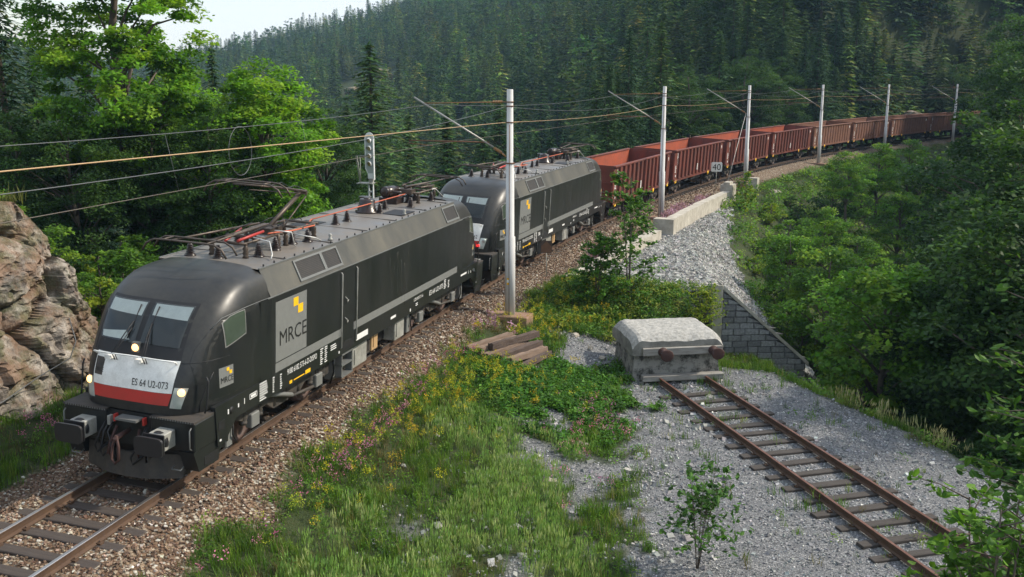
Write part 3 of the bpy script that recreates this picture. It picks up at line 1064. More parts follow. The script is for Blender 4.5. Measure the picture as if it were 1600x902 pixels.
# ------------------------------------------------------------ old timbers
m_rot = dirty("rotten_timber", (0.13, 0.08, 0.055), (0.26, 0.19, 0.14), 0.9, 0, 2.2, sc3=(.8, 9, 9), bmp=1.0, spread=.25)
m_rotdk = dirty("dark_rotten_timber", (0.05, 0.032, 0.026), (0.12, 0.085, 0.065), 0.9, 0, 2.5, sc3=(.8, 9, 9), bmp=1.0)
TL = [((2.92, 14.95), 1.20, 2.3, .27, .19, 0.0, m_rot, "pale split old timber at the left end of the pile"),
      ((3.24, 14.9), 1.26, 2.2, .26, .20, 0.04, m_rot, "pale brown old timber second from the left in the pile"),
      ((3.56, 14.75), 1.22, 2.2, .25, .17, 0.06, m_rot, "cracked brown old timber beneath the dark raised one"),
      ((3.72, 15.15), 1.12, 2.3, .22, .20, 0.26, m_rotdk, "dark squared timber lying highest on the pile"),
      ((4.00, 14.8), 1.18, 2.2, .24, .17, 0.13, m_rotdk, "dark grooved timber just right of the highest one"),
      ((4.30, 14.65), 1.25, 2.1, .23, .17, 0.10, m_rot, "broken light brown timber in the right half of the pile"),
      ((4.60, 14.5), 1.36, 1.9, .24, .15, .06, m_rotdk, "short dark timber at the right end of the pile, half overgrown")]
for (c, a, L, w, h, dz, mt, lab) in TL:
    b = MB()
    n = 12; V = []; F = []
    for i in range(n + 1):
        x = -L / 2 + L * i / n
        for (yy, zz) in ((-1, 0), (-.9, 1), (-.3, 1.02), (.25, .93), (.9, 1.0), (1, 0)):
            j = .018 * mnoise.noise(Vector((x * 3 + c[0] * 9, yy * 4, zz * 5)))
            ends = (.06 * mnoise.noise(Vector((yy * 5, zz * 3, c[0] * 7 + i)))) if i in (0, n) else 0
            V.append((x + ends, yy * w / 2 + j, zz * h + j * 1.5))
    for i in range(n):
        for k in range(6):
            F.append((i * 6 + k, i * 6 + (k + 1) % 6, (i + 1) * 6 + (k + 1) % 6, (i + 1) * 6 + k))
    F += [tuple(range(5, -1, -1)), tuple(n * 6 + k for k in range(6))]
    b.add(V, F)
    o = b.build("old_timber", mt)
    o.location = (c[0], c[1], hz(*c) + .03 + dz)
    o.rotation_euler = (random.uniform(-.08, .08), random.uniform(-.02, .05), a)
    tag(o, lab, "timber", "old timbers piled on the grass")

# ------------------------------------------------------------ masonry wing wall and parapets
m_masonry = colmat("dark_masonry", 0.85, .6, 12)
m_mortar = plain("mortar", (0.07, 0.07, 0.07), .95)
m_coping = dirty("pale_coping", (0.50, 0.47, 0.40), (0.27, 0.24, 0.19), 0.9, 0, 2.0, amount=.45, bmp=.5)
wa = at(24.7, 9.5, 0, False); wb = at(24.7, 13.0, 0, False)
WA = Vector((9.72, 24.35, 0)); WB = Vector((13.05, 25.55, 0))
wd = (WB - WA).normalized(); WL = (WB - WA).length
wing = empty("wing_wall", (WA.x, WA.y, 0), (0, 0, math.atan2(wd.y, wd.x)), "triangular dark masonry wall with a pale sloping coping behind the buffer stop", "retaining wall")


def wtop(x): return -.42 - 0.88 * x


ZB = -4.3
b = MB(); b.prism([(0, ZB), (WL, ZB), (WL, wtop(WL)), (0, wtop(0))], 'y', .03, .5)
b.build("wall_core", m_mortar, wing)
V = []; F = []; C = []
z = ZB; row = 0
while z < wtop(0):
    h = .25; x = -.25 * (row % 2)
    while x < WL:
        w = random.uniform(.38, .62)
        x0, x1 = max(x, 0) + .008, min(x + w, WL) - .008
        zt = min(z + h - .012, wtop(x0) - .0); zt2 = min(z + h - .012, wtop(x1))
        if x1 - x0 > .05 and zt > z + .03:
            zt2 = max(zt2, z + .01)
            i = len(V); j = random.uniform(0, .03); g = random.uniform(.7, 1.3)
            e = .02
            V += [(x0, .03, z), (x1, .03, z), (x1, .03, zt2), (x0, .03, zt), (x0 + e, -j - .012, z + e), (x1 - e, -j - .012, z + e), (x1 - e, -j - .012, max(zt2 - e, z + e)), (x0 + e, -j - .012, max(zt - e, z + e))]
            C += [(0.23 * g, 0.23 * g, 0.235 * g)] * 8
            F += [(i + 4, i + 5, i + 6, i + 7), (i, i + 1, i + 5, i + 4), (i + 1, i + 2, i + 6, i + 5), (i + 2, i + 3, i + 7, i + 6), (i + 3, i, i + 4, i + 7)]
        x += w
    z += h; row += 1
link_mesh("masonry", np_mesh("masonry", np.array(V), np.array(F), m_masonry, np.array(C)), wing)
b = MB(); b.prism([(-.12, wtop(-.12) + .015), (WL + .1, wtop(WL + .1) + .015), (WL + .1, wtop(WL + .1) + .16), (-.12, wtop(-.12) + .16)], 'y', -.07, .30)
b.build("coping", m_coping, wing)
b = MB(); b.box(-.42, -.005, -.09, .32, ZB + 1.0, wtop(0) + .20, 0, .03)
b.build("end_pillar", m_coping, wing)


def wall_along(name, s0, s1, d0, d1, z0, z1, w, mat, parent=None, steps=12, zwob=.0):
    V = []; F = []
    for i in range(steps + 1):
        t = i / steps; s = s0 + (s1 - s0) * t; d = d0 + (d1 - d0) * t
        dz = zwob * mnoise.noise(Vector((s * .7, 0, 0)))
        for (dd, z) in ((-w / 2, z0), (-w / 2, z1 + dz), (w / 2, z1 + dz), (w / 2, z0)):
            V.append(at(s, d + dd, z, False))
    for i in range(steps):
        for k in range(4): F.append((i * 4 + k, i * 4 + (k + 1) % 4, i * 4 + 4 + (k + 1) % 4, i * 4 + 4 + k))
    F += [(3, 2, 1, 0), (steps * 4, steps * 4 + 1, steps * 4 + 2, steps * 4 + 3)]
    b = MB(); b.add(V, F)
    return b.build(name, mat, parent)


o = wall_along("edging_wall", 24.5, 38.8, 3.35, 4.05, -1.4, -.22, .62, m_coping, steps=20, zwob=.12)
tag(o, "low broken pale concrete edging beside the ballast, left of the slender rowan", "wall")
par = empty("parapet_wall", label="pale concrete parapet wall running from the second mast towards the 40 sign", cat="wall")
wall_along("parapet", 41.2, 57, 4.32, 4.32, -1.9, .12, .55, m_coping, par, 16, .04)
o = wall_along("end_pillar", 40.4, 41.15, 4.1, 4.1, -3.4, .16, 1.15, m_coping, par, 1)
o = wall_along("end_block", 57.05, 58.2, 4.25, 4.25, -1.9, .55, .85, m_coping, par, 1)
o = wall_along("cap_stone", 57.1, 58.1, 4.25, 4.25, .553, .72, .45, m_coping, par, 1)
o = wall_along("stone_post", 66.2, 66.9, 4.0, 4.0, -1.5, .25, .7, m_coping, None, 1)
tag(o, "short pale stone post at the foot of the third mast", "stone post")
m_boulder = dirty("pale_rock", (0.42, 0.38, 0.32), (0.24, 0.2, 0.16), 0.9, 0, 2, bmp=.8)


def boulder(x, y, sx, sy, sz, lab, group=None, zz=None, name="boulder", mat=None):
    me = bpy.data.meshes.new(name)
    import bmesh
    bm = bmesh.new(); bmesh.ops.create_icosphere(bm, subdivisions=3, radius=1)
    for v in bm.verts:
        p = v.co.copy()
        f = 1 + .35 * mnoise.noise(p * 1.3 + Vector((x, y, 0))) + .12 * mnoise.noise(p * 4 + Vector((y, x, 0)))
        q = Vector((round(p.x * 3) / 3, round(p.y * 3) / 3, round(p.z * 3) / 3))
        p = (p * .7 + q * .3) * f
        v.co = (p.x * sx, p.y * sy, p.z * sz)
    bm.to_mesh(me); bm.free(); me.materials.append(mat or m_boulder)
    o = link_mesh(name, me); o.location = (x, y, (hz(x, y) if zz is None else zz))
    o.rotation_euler = (0, 0, random.uniform(0, 6))
    return tag(o, lab, "rock", group)


x, y = at_sd(68.5, 5.2); boulder(float(x), float(y), .55, .4, .22, "pale flat boulder among bushes right of the third mast")
x, y = at_sd(104, 6.2); boulder(float(x), float(y), .8, .5, .25, "pale boulder on the slope right of the fourth mast")
for i, (x, y, r, lab) in enumerate([(6.3, 16.9, .16, "orange-brown stone left of the buffer stop"), (5.0, 18.6, .2, "brown stone in the grass behind the timber pile"),
                                    (7.2, 9.3, .16, "white angular stone at the edge of the meadow grass"), (7.0, 6.6, .17, "white stone lying in grass by the pink flowers"), (5.2, 8.6, .15, "pale stone in the bare patch of the meadow"), (7.7, 13.3, .14, "pale stone beside the near corner of the buffer stop")]):
    boulder(x, y, r, r * .7, r * .45, lab, zz=hz(x, y) + .03, name="stone")
# ------------------------------------------------------------ locomotive
m_side = dirty("black_loco_paint", (0.0095, 0.0115, 0.0125), (0.023, 0.024, 0.0225), 0.28, 0, 1.3, amount=.44, spread=.2, r2=.5, fine=14, sc3=(1, 1, .22))
m_nose = dirty("dusty_black_paint", (0.011, 0.0125, 0.0145), (0.058, 0.055, 0.046), 0.31, 0, .6, amount=.36, spread=.25, r2=.5, fine=10)
m_cham = dirty("dusty_shoulder_paint", (0.032, 0.036, 0.038), (0.125, 0.115, 0.088), 0.40, 0, .9, amount=.42, spread=.28, sc3=(1, 1, .35), r2=.55, fine=12)
m_roof = dirty("grimy_roof", (0.13, 0.135, 0.14), (0.18, 0.145, 0.105), 0.42, 0.1, .9, amount=.5, spread=.25, r2=.6, fine=14)
m_under = dirty("underframe_grime", (0.028, 0.027, 0.026), (0.075, 0.062, 0.05), 0.7, .1, 4)
m_black = plain("matt_black", (0.010, 0.010, 0.011), .6)
m_bumper = plain("buffer_black", (0.018, 0.018, 0.02), .45)
m_lgrey = dirty("light_grey_paint", (0.34, 0.34, 0.31), (0.17, 0.165, 0.145), .5, 0, 4, amount=.4)
m_mgrey = plain("grey_vinyl", (0.17, 0.175, 0.168), .5)
m_frame = plain("grey_frame", (0.15, 0.155, 0.15), .5, .2)
m_white = dirty("white_paint", (0.84, 0.84, 0.80), (0.55, 0.54, 0.5), .4, 0, 3, amount=.35)
m_red = dirty("red_paint", (0.50, 0.035, 0.028), (0.38, 0.04, 0.03), .45, 0, 3)
m_orange = plain("orange_busbar", (0.48, 0.11, 0.05), .6)
m_yellow = plain("yellow_vinyl", (0.85, 0.48, 0.01), .5)
m_tan = plain("tan_panel", (0.42, 0.27, 0.13), .7)
m_insul = plain("brown_insulator", (0.028, 0.017, 0.014), .3)
m_panto = dirty("pantograph_metal", (0.06, 0.048, 0.038), (0.12, 0.09, 0.07), .5, .5, 5)
m_wire = plain("cable", (0.5, 0.5, 0.48), .4, .3)
m_wheel = dirty("wheel_steel", (0.10, 0.055, 0.042), (0.05, 0.035, 0.03), .55, .4, 6)
m_wtxt = plain("white_lettering", (0.72, 0.72, 0.70), .5)
m_btxt = plain("black_lettering", (0.012, 0.012, 0.012), .5)
m_blind = plain("sun_blind", (0.80, 0.80, 0.75), .6)
m_cabin = plain("cab_interior", (0.055, 0.06, 0.062), .7)
m_lamp = plain("lamp_lit", (0.8, 0.5, 0.25), .3, emit=(1.0, 0.50, 0.16), es=2.2)
m_lampw = plain("lamp_glass", (0.42, 0.46, 0.44), .12, .3)
m_tail = plain("tail_lamp", (0.6, 0.02, 0.02), .3, emit=(1, 0.03, 0.03), es=1.2)


for m_ in (m_side, m_nose, m_cham):
    m_.node_tree.nodes["Principled BSDF"].inputs['Specular IOR Level'].default_value = .4


def glassmat():
    m, nt, b = nodes_mat("window_glass")
    tr = nt.nodes.new("ShaderNodeBsdfTransparent"); tr.inputs[0].default_value = (.90, .94, .93, 1)
    gl = nt.nodes.new("ShaderNodeBsdfGlossy"); gl.inputs['Roughness'].default_value = .05
    fr = nt.nodes.new("ShaderNodeFresnel"); fr.inputs[0].default_value = 1.5
    mx = nt.nodes.new("ShaderNodeMixShader")
    nt.links.new(fr.outputs[0], mx.inputs[0]); nt.links.new(tr.outputs[0], mx.inputs[1]); nt.links.new(gl.outputs[0], mx.inputs[2])
    nt.links.new(mx.outputs[0], nt.nodes["Material Output"].inputs[0])
    return m


m_glass = glassmat()
m_sideglass = plain("dark_side_glass", (0.055, 0.075, 0.055), .06)
m_silver = plain("silver_frame", (0.24, 0.24, 0.23), .4, .3)
NP = np.array([(1.42, .705, 1.45), (1.6, .70, 1.482), (1.85, .73, 1.486), (2.05, .77, 1.486), (2.2, .83, 1.486), (2.4, .93, 1.486), (2.65, 1.06, 1.485), (2.9, 1.21, 1.483), (3.15, 1.39, 1.475), (3.30, 1.53, 1.45),
               (3.42, 1.67, 1.405), (3.54, 1.84, 1.37), (3.64, 2.02, 1.32), (3.72, 2.2, 1.26), (3.78, 2.38, 1.18), (3.83, 2.58, 1.07), (3.87, 2.8, .92), (3.895, 3.02, .70), (3.91, 3.25, .42), (3.915, 3.45, .04)])
NEX, NXE = 4.3, 3.45
_zz = np.linspace(1.42, 3.915, 200)


def nfw(z):
    return float(np.interp(z, NP[:, 0], NP[:, 1])), float(np.interp(z, NP[:, 0], NP[:, 2]))


def nose_y(d, z):
    F, W = nfw(z)
    q = min(abs(d) / W, .9999)
    return NXE - (NXE - F) * (1 - q ** NEX) ** (1 / NEX)


def nose_pt(d, z, off=0.0):
    y = nose_y(d, z); e = .01
    n = Vector((nose_y(d + e, z) - nose_y(d - e, z), -2 * e, nose_y(d, z + e) - nose_y(d, z - e)))
    n = Vector((n.x, -2 * e, n.z)); n.normalize()
    return Vector((d, y, z)) + n * off


def side_d(y, z):
    """half width of the nose surface at a station"""
    F, W = nfw(z)
    if y >= NXE: return 1.4875
    q = (NXE - y) / (NXE - F)
    return min(1.4875, W * max(0.0, 1 - min(1, q) ** NEX) ** (1 / NEX) + .0)


def nose_patch(b, corners, off, nu=14, nv=8, mi=0, rim=True, smooth=True):
    """corners TL,TR,BR,BL in (d,z) on the nose"""
    TL_, TR_, BR_, BL_ = corners
    base = len(b.v); V = []; F = []
    for j in range(nv + 1):
        for i in range(nu + 1):
            u, v = i / nu, j / nv
            d = (TL_[0] * (1 - u) + TR_[0] * u) * (1 - v) + (BL_[0] * (1 - u) + BR_[0] * u) * v
            z = (TL_[1] * (1 - u) + TR_[1] * u) * (1 - v) + (BL_[1] * (1 - u) + BR_[1] * u) * v
            V.append(nose_pt(d, z, off))
    for j in range(nv):
        for i in range(nu):
            a = j * (nu + 1) + i
            F.append((a, a + nu + 1, a + nu + 2, a + 1))
    b.add(V, F, mi, smooth)


def text_mesh(body, size, sx=1.0):
    cu = bpy.data.curves.new("txt", 'FONT'); cu.body = body; cu.size = size
    cu.resolution_u = 3
    o = bpy.data.objects.new("txt", cu); COL.objects.link(o)
    bpy.context.view_layer.update()
    dg = bpy.context.evaluated_depsgraph_get()
    me = bpy.data.meshes.new_from_object(o.evaluated_get(dg))
    V = [(v.co.x, v.co.y) for v in me.vertices]; F = [tuple(p.vertices) for p in me.polygons]
    bpy.data.objects.remove(o); bpy.data.curves.remove(cu); bpy.data.meshes.remove(me)
    x0 = min(v[0] for v in V); x1 = max(v[0] for v in V); y0 = min(v[1] for v in V); y1 = max(v[1] for v in V)
    return V, F, (x0, x1, y0, y1)


_tc = {}


def place_text(b, body, fn, w, h, mi=0):
    """letters stretched to w x h; fn maps (u in 0..w, v in 0..h) to a point"""
    if body not in _tc: _tc[body] = text_mesh(body, 1.0)
    V, F, (x0, x1, y0, y1) = _tc[body]
    b.add([fn((x - x0) / (x1 - x0) * w, (y - y0) / (y1 - y0) * h) for x, y in V], F, mi)


LEN = 19.28


def make_loco(name, label, number, raised, lit):
    root = empty(name, label=label, cat="locomotive", group="black electric locomotives hauling the train")
    fl = (lambda x, y, z: (x, y, z))
    # ---- body shell
    b = MB()
    K = 40
    for end in (0, 1):
        V = []; F = []
        for (z, Fy, W) in NP:
            for k in range(K + 1):
                t = -1 + 2 * k / K
                q = math.copysign(abs(math.sin(t * math.pi / 2)) ** .9, t)
                d = W * q
                y = nose_y(d, z) if abs(q) < .999 else NXE
                # extra point rows toward the sides
                V.append((d, y if end == 0 else LEN - y, z))
        n = K + 1
        for j in range(len(NP) - 1):
            for k in range(K):
                a = j * n + k
                F.append((a, a + 1, a + n + 1, a + n))
        b.add(V, F, 1, True)
        # close under the nose lip
        lip = [(V[k]) for k in range(n)]
        b.add(lip, [tuple(range(n))], 1)
    # side walls and shoulders between the cabs
    def wallstrip(sg):
        bot = [(2.62, 1.05), (16.66, 1.05)]
        b.add([(sg * 1.488, 3.0, 1.05), (sg * 1.488, LEN - 3.0, 1.05), (sg * 1.488, LEN - 3.0, 3.254), (sg * 1.488, 3.0, 3.254)], [(0, 1, 2, 3)], 0)
        # chamfer
        b.add([(sg * 1.488, 3.43, 3.254), (sg * 1.488, LEN - 3.43, 3.254), (sg * 1.205, LEN - 3.43, 3.83), (sg * 1.205, 3.43, 3.83)], [(0, 1, 2, 3)], 2)
        b.box(min(sg * 1.47, sg * 1.505), max(sg * 1.47, sg * 1.505), 3.3, LEN - 3.3, 3.238, 3.262, 3)
        b.box(min(sg * 1.19, sg * 1.222), max(sg * 1.19, sg * 1.222), 3.43, LEN - 3.43, 3.82, 3.85, 3)
        # lower cab side and wedge skirt
        for e in (0, 1):
            Y = (lambda y: y if e == 0 else LEN - y)
            P = [(1.45, 1.42), (1.3, 2.3), (1.25, 2.2)]
            prof = [(1.28, 1.50), (1.36, .66), (1.72, .66), (1.74, .78), (2.05, 1.05), (3.02, 1.05), (3.02, 1.50)]
            b.prism([(Y(y), z) for y, z in prof], 'x', sg * 1.38, sg * 1.487, 0)
    for sg in (-1, 1): wallstrip(sg)
    # cab side cheeks: darker flat paint following the nose surface
    for e in (0, 1):
        V = []; F = []
        rows = 16
        for z in np.linspace(1.43, 3.235, rows):
            yf = float(np.interp(z, [1.43, 2.4, 2.65, 2.95, 3.15, 3.22, 3.24], [1.02, 1.08, 1.22, 1.50, 1.80, 2.43, 3.0]))
            for y in np.linspace(yf, 3.46, 14):
                V.append((side_d(y, z) + .004, y if e == 0 else LEN - y, z))
        for j in range(rows - 1):
            for i in range(13):
                a = j * 14 + i; F.append((a, a + 1, a + 15, a + 14))
        b.add(V, F, 0, True)
        tr_ = [(side_d(y, z) + .006, y if e == 0 else LEN - y, z + .01) for y, z in ((1.55, 2.98), (1.80, 3.15), (2.1, 3.20), (2.43, 3.235), (3.0, 3.248), (3.45, 3.25))]
        b.tube(tr_, .008, 5, 3)
    # bulkhead ends of the mid section and floor
    b.box(-1.46, 1.46, 2.8, LEN - 2.8, 1.06, 1.2, 0)
    o = b.mesh("body_shell", [m_side, m_nose, m_cham, m_frame]); b.fix(o)
    link_mesh("body_shell", o, root)
    # ---- roof
    b = MB()
    V = []
    for y in (3.40, LEN - 3.40):
        for (d, z) in ((-1.206, 3.832), (-.8, 3.85), (0, 3.862), (.8, 3.85), (1.206, 3.832)): V.append((d, y, z))
    b.add(V, [(k, k + 1, k + 6, k + 5) for k in range(4)], 0, True)
    for y in (4.6, 6.95, 9.0, 11.0, 13.4, 15.3):
        b.box(-1.2, 1.2, y, y + .03, 3.845, 3.868, 0)
    for (y0, y1, x0, x1) in ((11.9, 12.9, .35, 1.0), (8.6, 9.6, -.9, -.3)):
        b.box(x0, x1, y0, y1, 3.84, 3.872, 1)
    r = random.Random(3)
    for i in range(26):
        y = 3.7 + i * .46; b.lathe((1.16, y, 3.84), (0, 0, 1), [(0, .02), (.05, .018)], 6, 1)
    for (x, y) in ((.98, 7.25), (.95, 12.2)):
        b.lathe((x, y, 3.85), (0, 0, 1), [(0, .06), (.04, .06), (.06, .03), (.13, .05), (.17, .02)], 12, 2)
    b.build("roof", [m_roof, m_black, m_lgrey], root)
    # ---- nose details, both ends
    for e in (0, 1):
        def fe(p): return p if e == 0 else Vector((-p.x, LEN - p.y, p.z))
        def flip(b0):
            if e: b0.v = [(-x, LEN - y, z) for (x, y, z) in b0.v]
            return b0
        def put_(b0, nm, mats, par=root): return flip(b0).build(nm, mats, par)
        b = MB(); nose_patch(b, [(-.92, 2.44), (.92, 2.44), (.86, 1.85), (-.90, 1.85)], .006); put_(b, "white_panel", m_white)
        b = MB(); nose_patch(b, [(-.93, 1.845), (.86, 1.845), (.80, 1.61), (-.95, 1.61)], .006); put_(b, "red_band", m_red)
        b = MB(); nose_patch(b, [(-1.06, 3.42), (.92, 3.42), (.92, 2.45), (-1.06, 2.45)], .003); put_(b, "windscreen_surround", m_black)
        for (d0, d1, e0, e1) in ((-1.03, -.14, -.95, -.13), (.0, .86, -.02, .83)):
            b = MB(); nose_patch(b, [(d0, 3.37), (d1, 3.37), (e1, 2.66), (e0, 2.68)], .007, mi=0)
            w = put_(b, "windscreen", [m_cabin])
            b = MB()
            z1 = 2.95 if d0 > 0 else 3.13
            f = (z1 - 2.67) / .7
            nose_patch(b, [(d0 + .03, 3.35), (d1 - .03, 3.35), (d1 - .03 - (1 - f) * .02, z1), (d0 + .05, z1 + (.02 if d0 > 0 else .03))], .011)
            if d0 < 0: nose_patch(b, [(d0 + .08, 2.80), (d1 - .25, 2.86), (d1 - .12, 2.70), (d0 + .12, 2.70)], .011)
            put_(b, "sun_blind", [m_blind], w)
            b = MB(); nose_patch(b, [(d0, 3.37), (d1, 3.37), (e1, 2.66), (e0, 2.68)], .017); put_(b, "pane", m_glass, w)
        # headlights
        for sg in (-1, 1):
            b = MB()
            c = [(sg * .90, 1.965), (sg * 1.12, 1.95), (sg * 1.02, 1.55), (sg * .83, 1.57)]
            if sg < 0: c = [c[1], c[0], c[3], c[2]]
            nose_patch(b, c, .008, 6, 8)
            h = put_(b, "headlight", m_lampw)
            b = MB(); p = nose_pt(sg * 1.02, 1.87, .012)
            b.lathe(p, (sg * .25, -1, .15), [(0, .075), (.02, .07), (.035, .03)], 14)
            put_(b, "lamp", m_lamp if (lit and e == 0) else (m_tail if (not lit and e == 0 and False) else m_lampw), h)
            if not lit and e == 0:
                b = MB(); p = nose_pt(sg * .84, 1.68, .012); b.lathe(p, (0, -1, 0), [(0, .06), (.03, .05)], 12); put_(b, "tail_lamp", m_tail, h)
        b = MB(); p = nose_pt(-.06, 2.60, 0)
        b.box(-.14, .02, p.y - .05, p.y + .15, 2.38, 2.70, 0)
        h = put_(b, "top_lamp", m_frame)
        b = MB(); b.lathe((-.06, p.y - .045, 2.60), (0, -1, .1), [(0, .075), (.02, .07), (.035, .03)], 16); put_(b, "lamp", m_lamp if (lit and e == 0) else m_lampw, h)
        # white handrail
        b = MB()
        pts = [nose_pt(-.90, 2.38, .01), nose_pt(-.90, 2.40, .12)] + [nose_pt(d, 2.42 - .02 * abs(d), .15) for d in np.linspace(-.85, .8, 12)] + [nose_pt(.86, 2.40, .12), nose_pt(.86, 2.38, .01)]
        b.tube(pts, .016, 8)
        for d in (-.55, .12):
            q = nose_pt(d, 2.40, .08); b.box(d - .06, d + .06, q.y - .08, q.y + .07, 2.36, 2.43)
        put_(b, "handrail", m_white)
        for (d, t) in ((-.45, -.28), (.22, .13)):
            b = MB()
            b.tube([nose_pt(d, 2.33, .02), nose_pt(d, 2.42, .16), nose_pt(d * .5 + t * .4, 2.78, .10), nose_pt(t, 3.02, .035)], .012, 6)
            b.tube([nose_pt(d + .05, 2.33, .02), nose_pt(d + .05, 2.44, .16), nose_pt(t + .03, 2.9, .05)], .009, 6)
            b.tube([nose_pt(t - .02, 2.72, .03), nose_pt(t + .01, 3.3, .03)], .014, 5)
            put_(b, "wiper", m_black)
        # panel lettering and small logo
        if e == 0 or not raised:
            b = MB()
            place_text(b, number, lambda u, v: nose_pt(.02 + u, 1.93 + v, .012), .76, .13)
            put_(b, "number", m_btxt)
        b = MB(); nose_patch(b, [(-.90, 2.34), (-.68, 2.34), (-.68, 2.02), (-.88, 2.02)], .009, 4, 4, 0)
        place_text(b, "MRCE", lambda u, v: nose_pt(-.86 + u, 2.08 + v, .013), .20, .075, 1)
        put_(b, "logo_plate", [m_under, m_btxt])
        # seams
        b = MB()
        b.tube([nose_pt(d, 2.40 + .035 * (abs(d) < .9) * 0, .002) for d in np.linspace(-1.44, -.95, 10)], .007, 5)
        b.tube([nose_pt(d, 2.40, .002) for d in np.linspace(.94, 1.44, 10)], .007, 5)
        for sg in (-1, 1):
            b.tube([nose_pt(sg * (1.36 - .12 * (1 - t)), 1.45 + t * .72, .004) for t in np.linspace(0, 1, 6)], .012, 5)
        put_(b, "body_seam", m_black)
        # buffer beam and footplates
        b = MB()
        b.box(-1.30, 1.30, .70, 1.60, .72, 1.39, 0)
        for sg in (-1, 1):
            x0, x1 = sorted((sg * .50, sg * 1.46))
            b.box(x0, x1, .60, 1.50, 1.375, 1.412, 1)
            b.box(x0, x1, .62, 1.40, .80, 1.374, 0, .02)
            b.prism([(.60, .80), (.78, .36), (1.45, .36), (1.50, .55), (1.72, .66), (1.72, .80)], 'x', sg * 1.12, sg * 1.44, 0)
            x0, x1 = sorted((sg * 1.441, sg * 1.446))
            b.box(x0, x1, .95, 1.42, .42, .60, 2)  # black plate on the surface painting the shade inside the step slot
        put_(b, "buffer_beam", [m_side, m_under, m_black])
        b = MB()
        for sg in (-1, 1):
            x0, x1 = sorted((sg * 1.487, sg * 1.491))
            b.box(x0, x1, 1.38, 1.60, .98, 1.16, 0)  # flat black plate, paints the dark of the skirt hole
            b.lathe((sg * 1.486, 1.86, 1.26), (sg, 0, 0), [(0, .075), (.006, .075)], 16, 0)
            b.box(x0, x1, 1.72, 1.76, 1.22, 1.32, 1); b.box(x0, x1, 2.10, 2.14, 1.24, 1.32, 1); b.box(x0, x1, 2.34, 2.36, 1.24, 1.36, 1)
            b.box(x0, x1, 1.42, 1.48, .75, .79, 1)
        put_(b, "dark_openings_and_marks", [m_black, m_wtxt])
        b = MB()   # plough
        V = []
        for (d, y) in ((-1.12, .88), (-.5, .62), (0, .56), (.5, .62), (1.12, .88)):
            V += [(d, y, .62), (d * .96, y - .10, .16)]
        b.add(V, [(2 * k, 2 * k + 1, 2 * k + 3, 2 * k + 2) for k in range(4)])
        V2 = [(x, y + .06, z) for x, y, z in V]
        b.add(V2, [(2 * k, 2 * k + 2, 2 * k + 3, 2 * k + 1) for k in range(4)])
        b.box(-1.1, 1.1, .90, 1.0, .2, .62)
        put_(b, "plough", m_under)
        b = MB()   # draw gear
        b.tube([(0, .66, 1.04), (0, .30, 1.02), (-.02, .20, .98)], .05, 8)
        b.tube([(0, .26, 1.06), (.07, .22, .85), (.08, .2, .60), (0, .19, .52), (-.08, .2, .60), (-.07, .22, .85), (0, .26, 1.06)], .028, 8)
        b.tube([(-.25, .62, 1.1), (-.28, .45, .85), (-.33, .42, .6), (-.24, .55, .5)], .03, 8)
        b.tube([(.25, .62, 1.1), (.30, .47, .85), (.33, .45, .66), (.24, .58, .55)], .03, 8)
        put_(b, "draw_hook", m_rustdk)
        for (dx, x1, z1) in ((-.42, -.50, .55), (-.50, -.62, .62), (.44, .50, .58), (.55, .60, .70), (-.34, -.2, .5), (.40, .18, .48)):
            b = MB(); b.tube([(dx, .62, 1.16), (dx * 1.02, .46, 1.02), (x1, .42, z1 + .1), (x1 * .98, .47, z1 - .06), (dx * .9, .58, z1 + .12)], .022, 7); put_(b, "brake_hose", m_black)
        b = MB()
        for sg in (-1, 1):
            for pts in ([(sg * 1.40, .60, 1.30), (sg * 1.40, .54, 1.26), (sg * 1.40, .54, .9), (sg * 1.40, .60, .86)], [(sg * 1.22, .60, .50), (sg * 1.22, .50, .46), (sg * 1.02, .50, .46), (sg * 1.02, .60, .50)]):
                b = MB(); b.tube(pts, .014, 6); put_(b, "shunter_handrail", m_frame)
        b = MB()
        for k in range(17):
            x = -1.40 + k * .055
            b.box(x, x + .02, .596, .60, 1.376, 1.41); b.box(-x - .02, -x, .596, .60, 1.376, 1.41)
        put_(b, "footplate_teeth", m_frame)
        b = MB()
        b.box(-.42, -.36, .55, .66, 1.12, 1.3, 0); b.box(-.30, -.26, .58, .68, 1.2, 1.34, 1); b.box(.34, .38, .58, .68, 1.2, 1.34, 1)
        b.box(-.15, .32, .42, .66, 1.30, 1.345, 2)
        put_(b, "hose_fittings", [m_lgrey, m_red, m_frame])
        for sg in (-1, 1):
            b = MB(); b.box(sg * .875 - .17, sg * .875 + .17, .26, .62, .89, 1.23, 0, .015)
            h = put_(b, "buffer", m_lgrey)
            b = MB(); b.lathe((sg * .875, .36, 1.06), (0, -1, 0), [(0, .20), (.08, .19), (.085, .13), (.26, .13)], 18)
            b.box(sg * .875 - .22, sg * .875 + .22, .17, .20, .87, 1.25)
            V = []; F = []
            rr = []
            for k in range(24):
                a = 2 * math.pi * k / 24; ca, sa = math.cos(a), math.sin(a)
                rr.append((math.copysign(abs(ca) ** .35, ca) * .30, math.copysign(abs(sa) ** .35, sa) * .185))
            b.prism([(sg * .875 + u, 1.06 + v) for u, v in rr], 'y', .0, .05)
            put_(b, "buffer_head", m_bumper, h)
        # mirror / side steps handrail
        b = MB()
        for sg in (-1, 1):
            b.tube([(sg * 1.40, 1.05, 1.45), (sg * 1.42, 1.10, 1.55), (sg * 1.42, 1.16, 2.05), (sg * 1.38, 1.16, 2.15)], .018, 6)
        put_(b, "grab_pole", m_black)
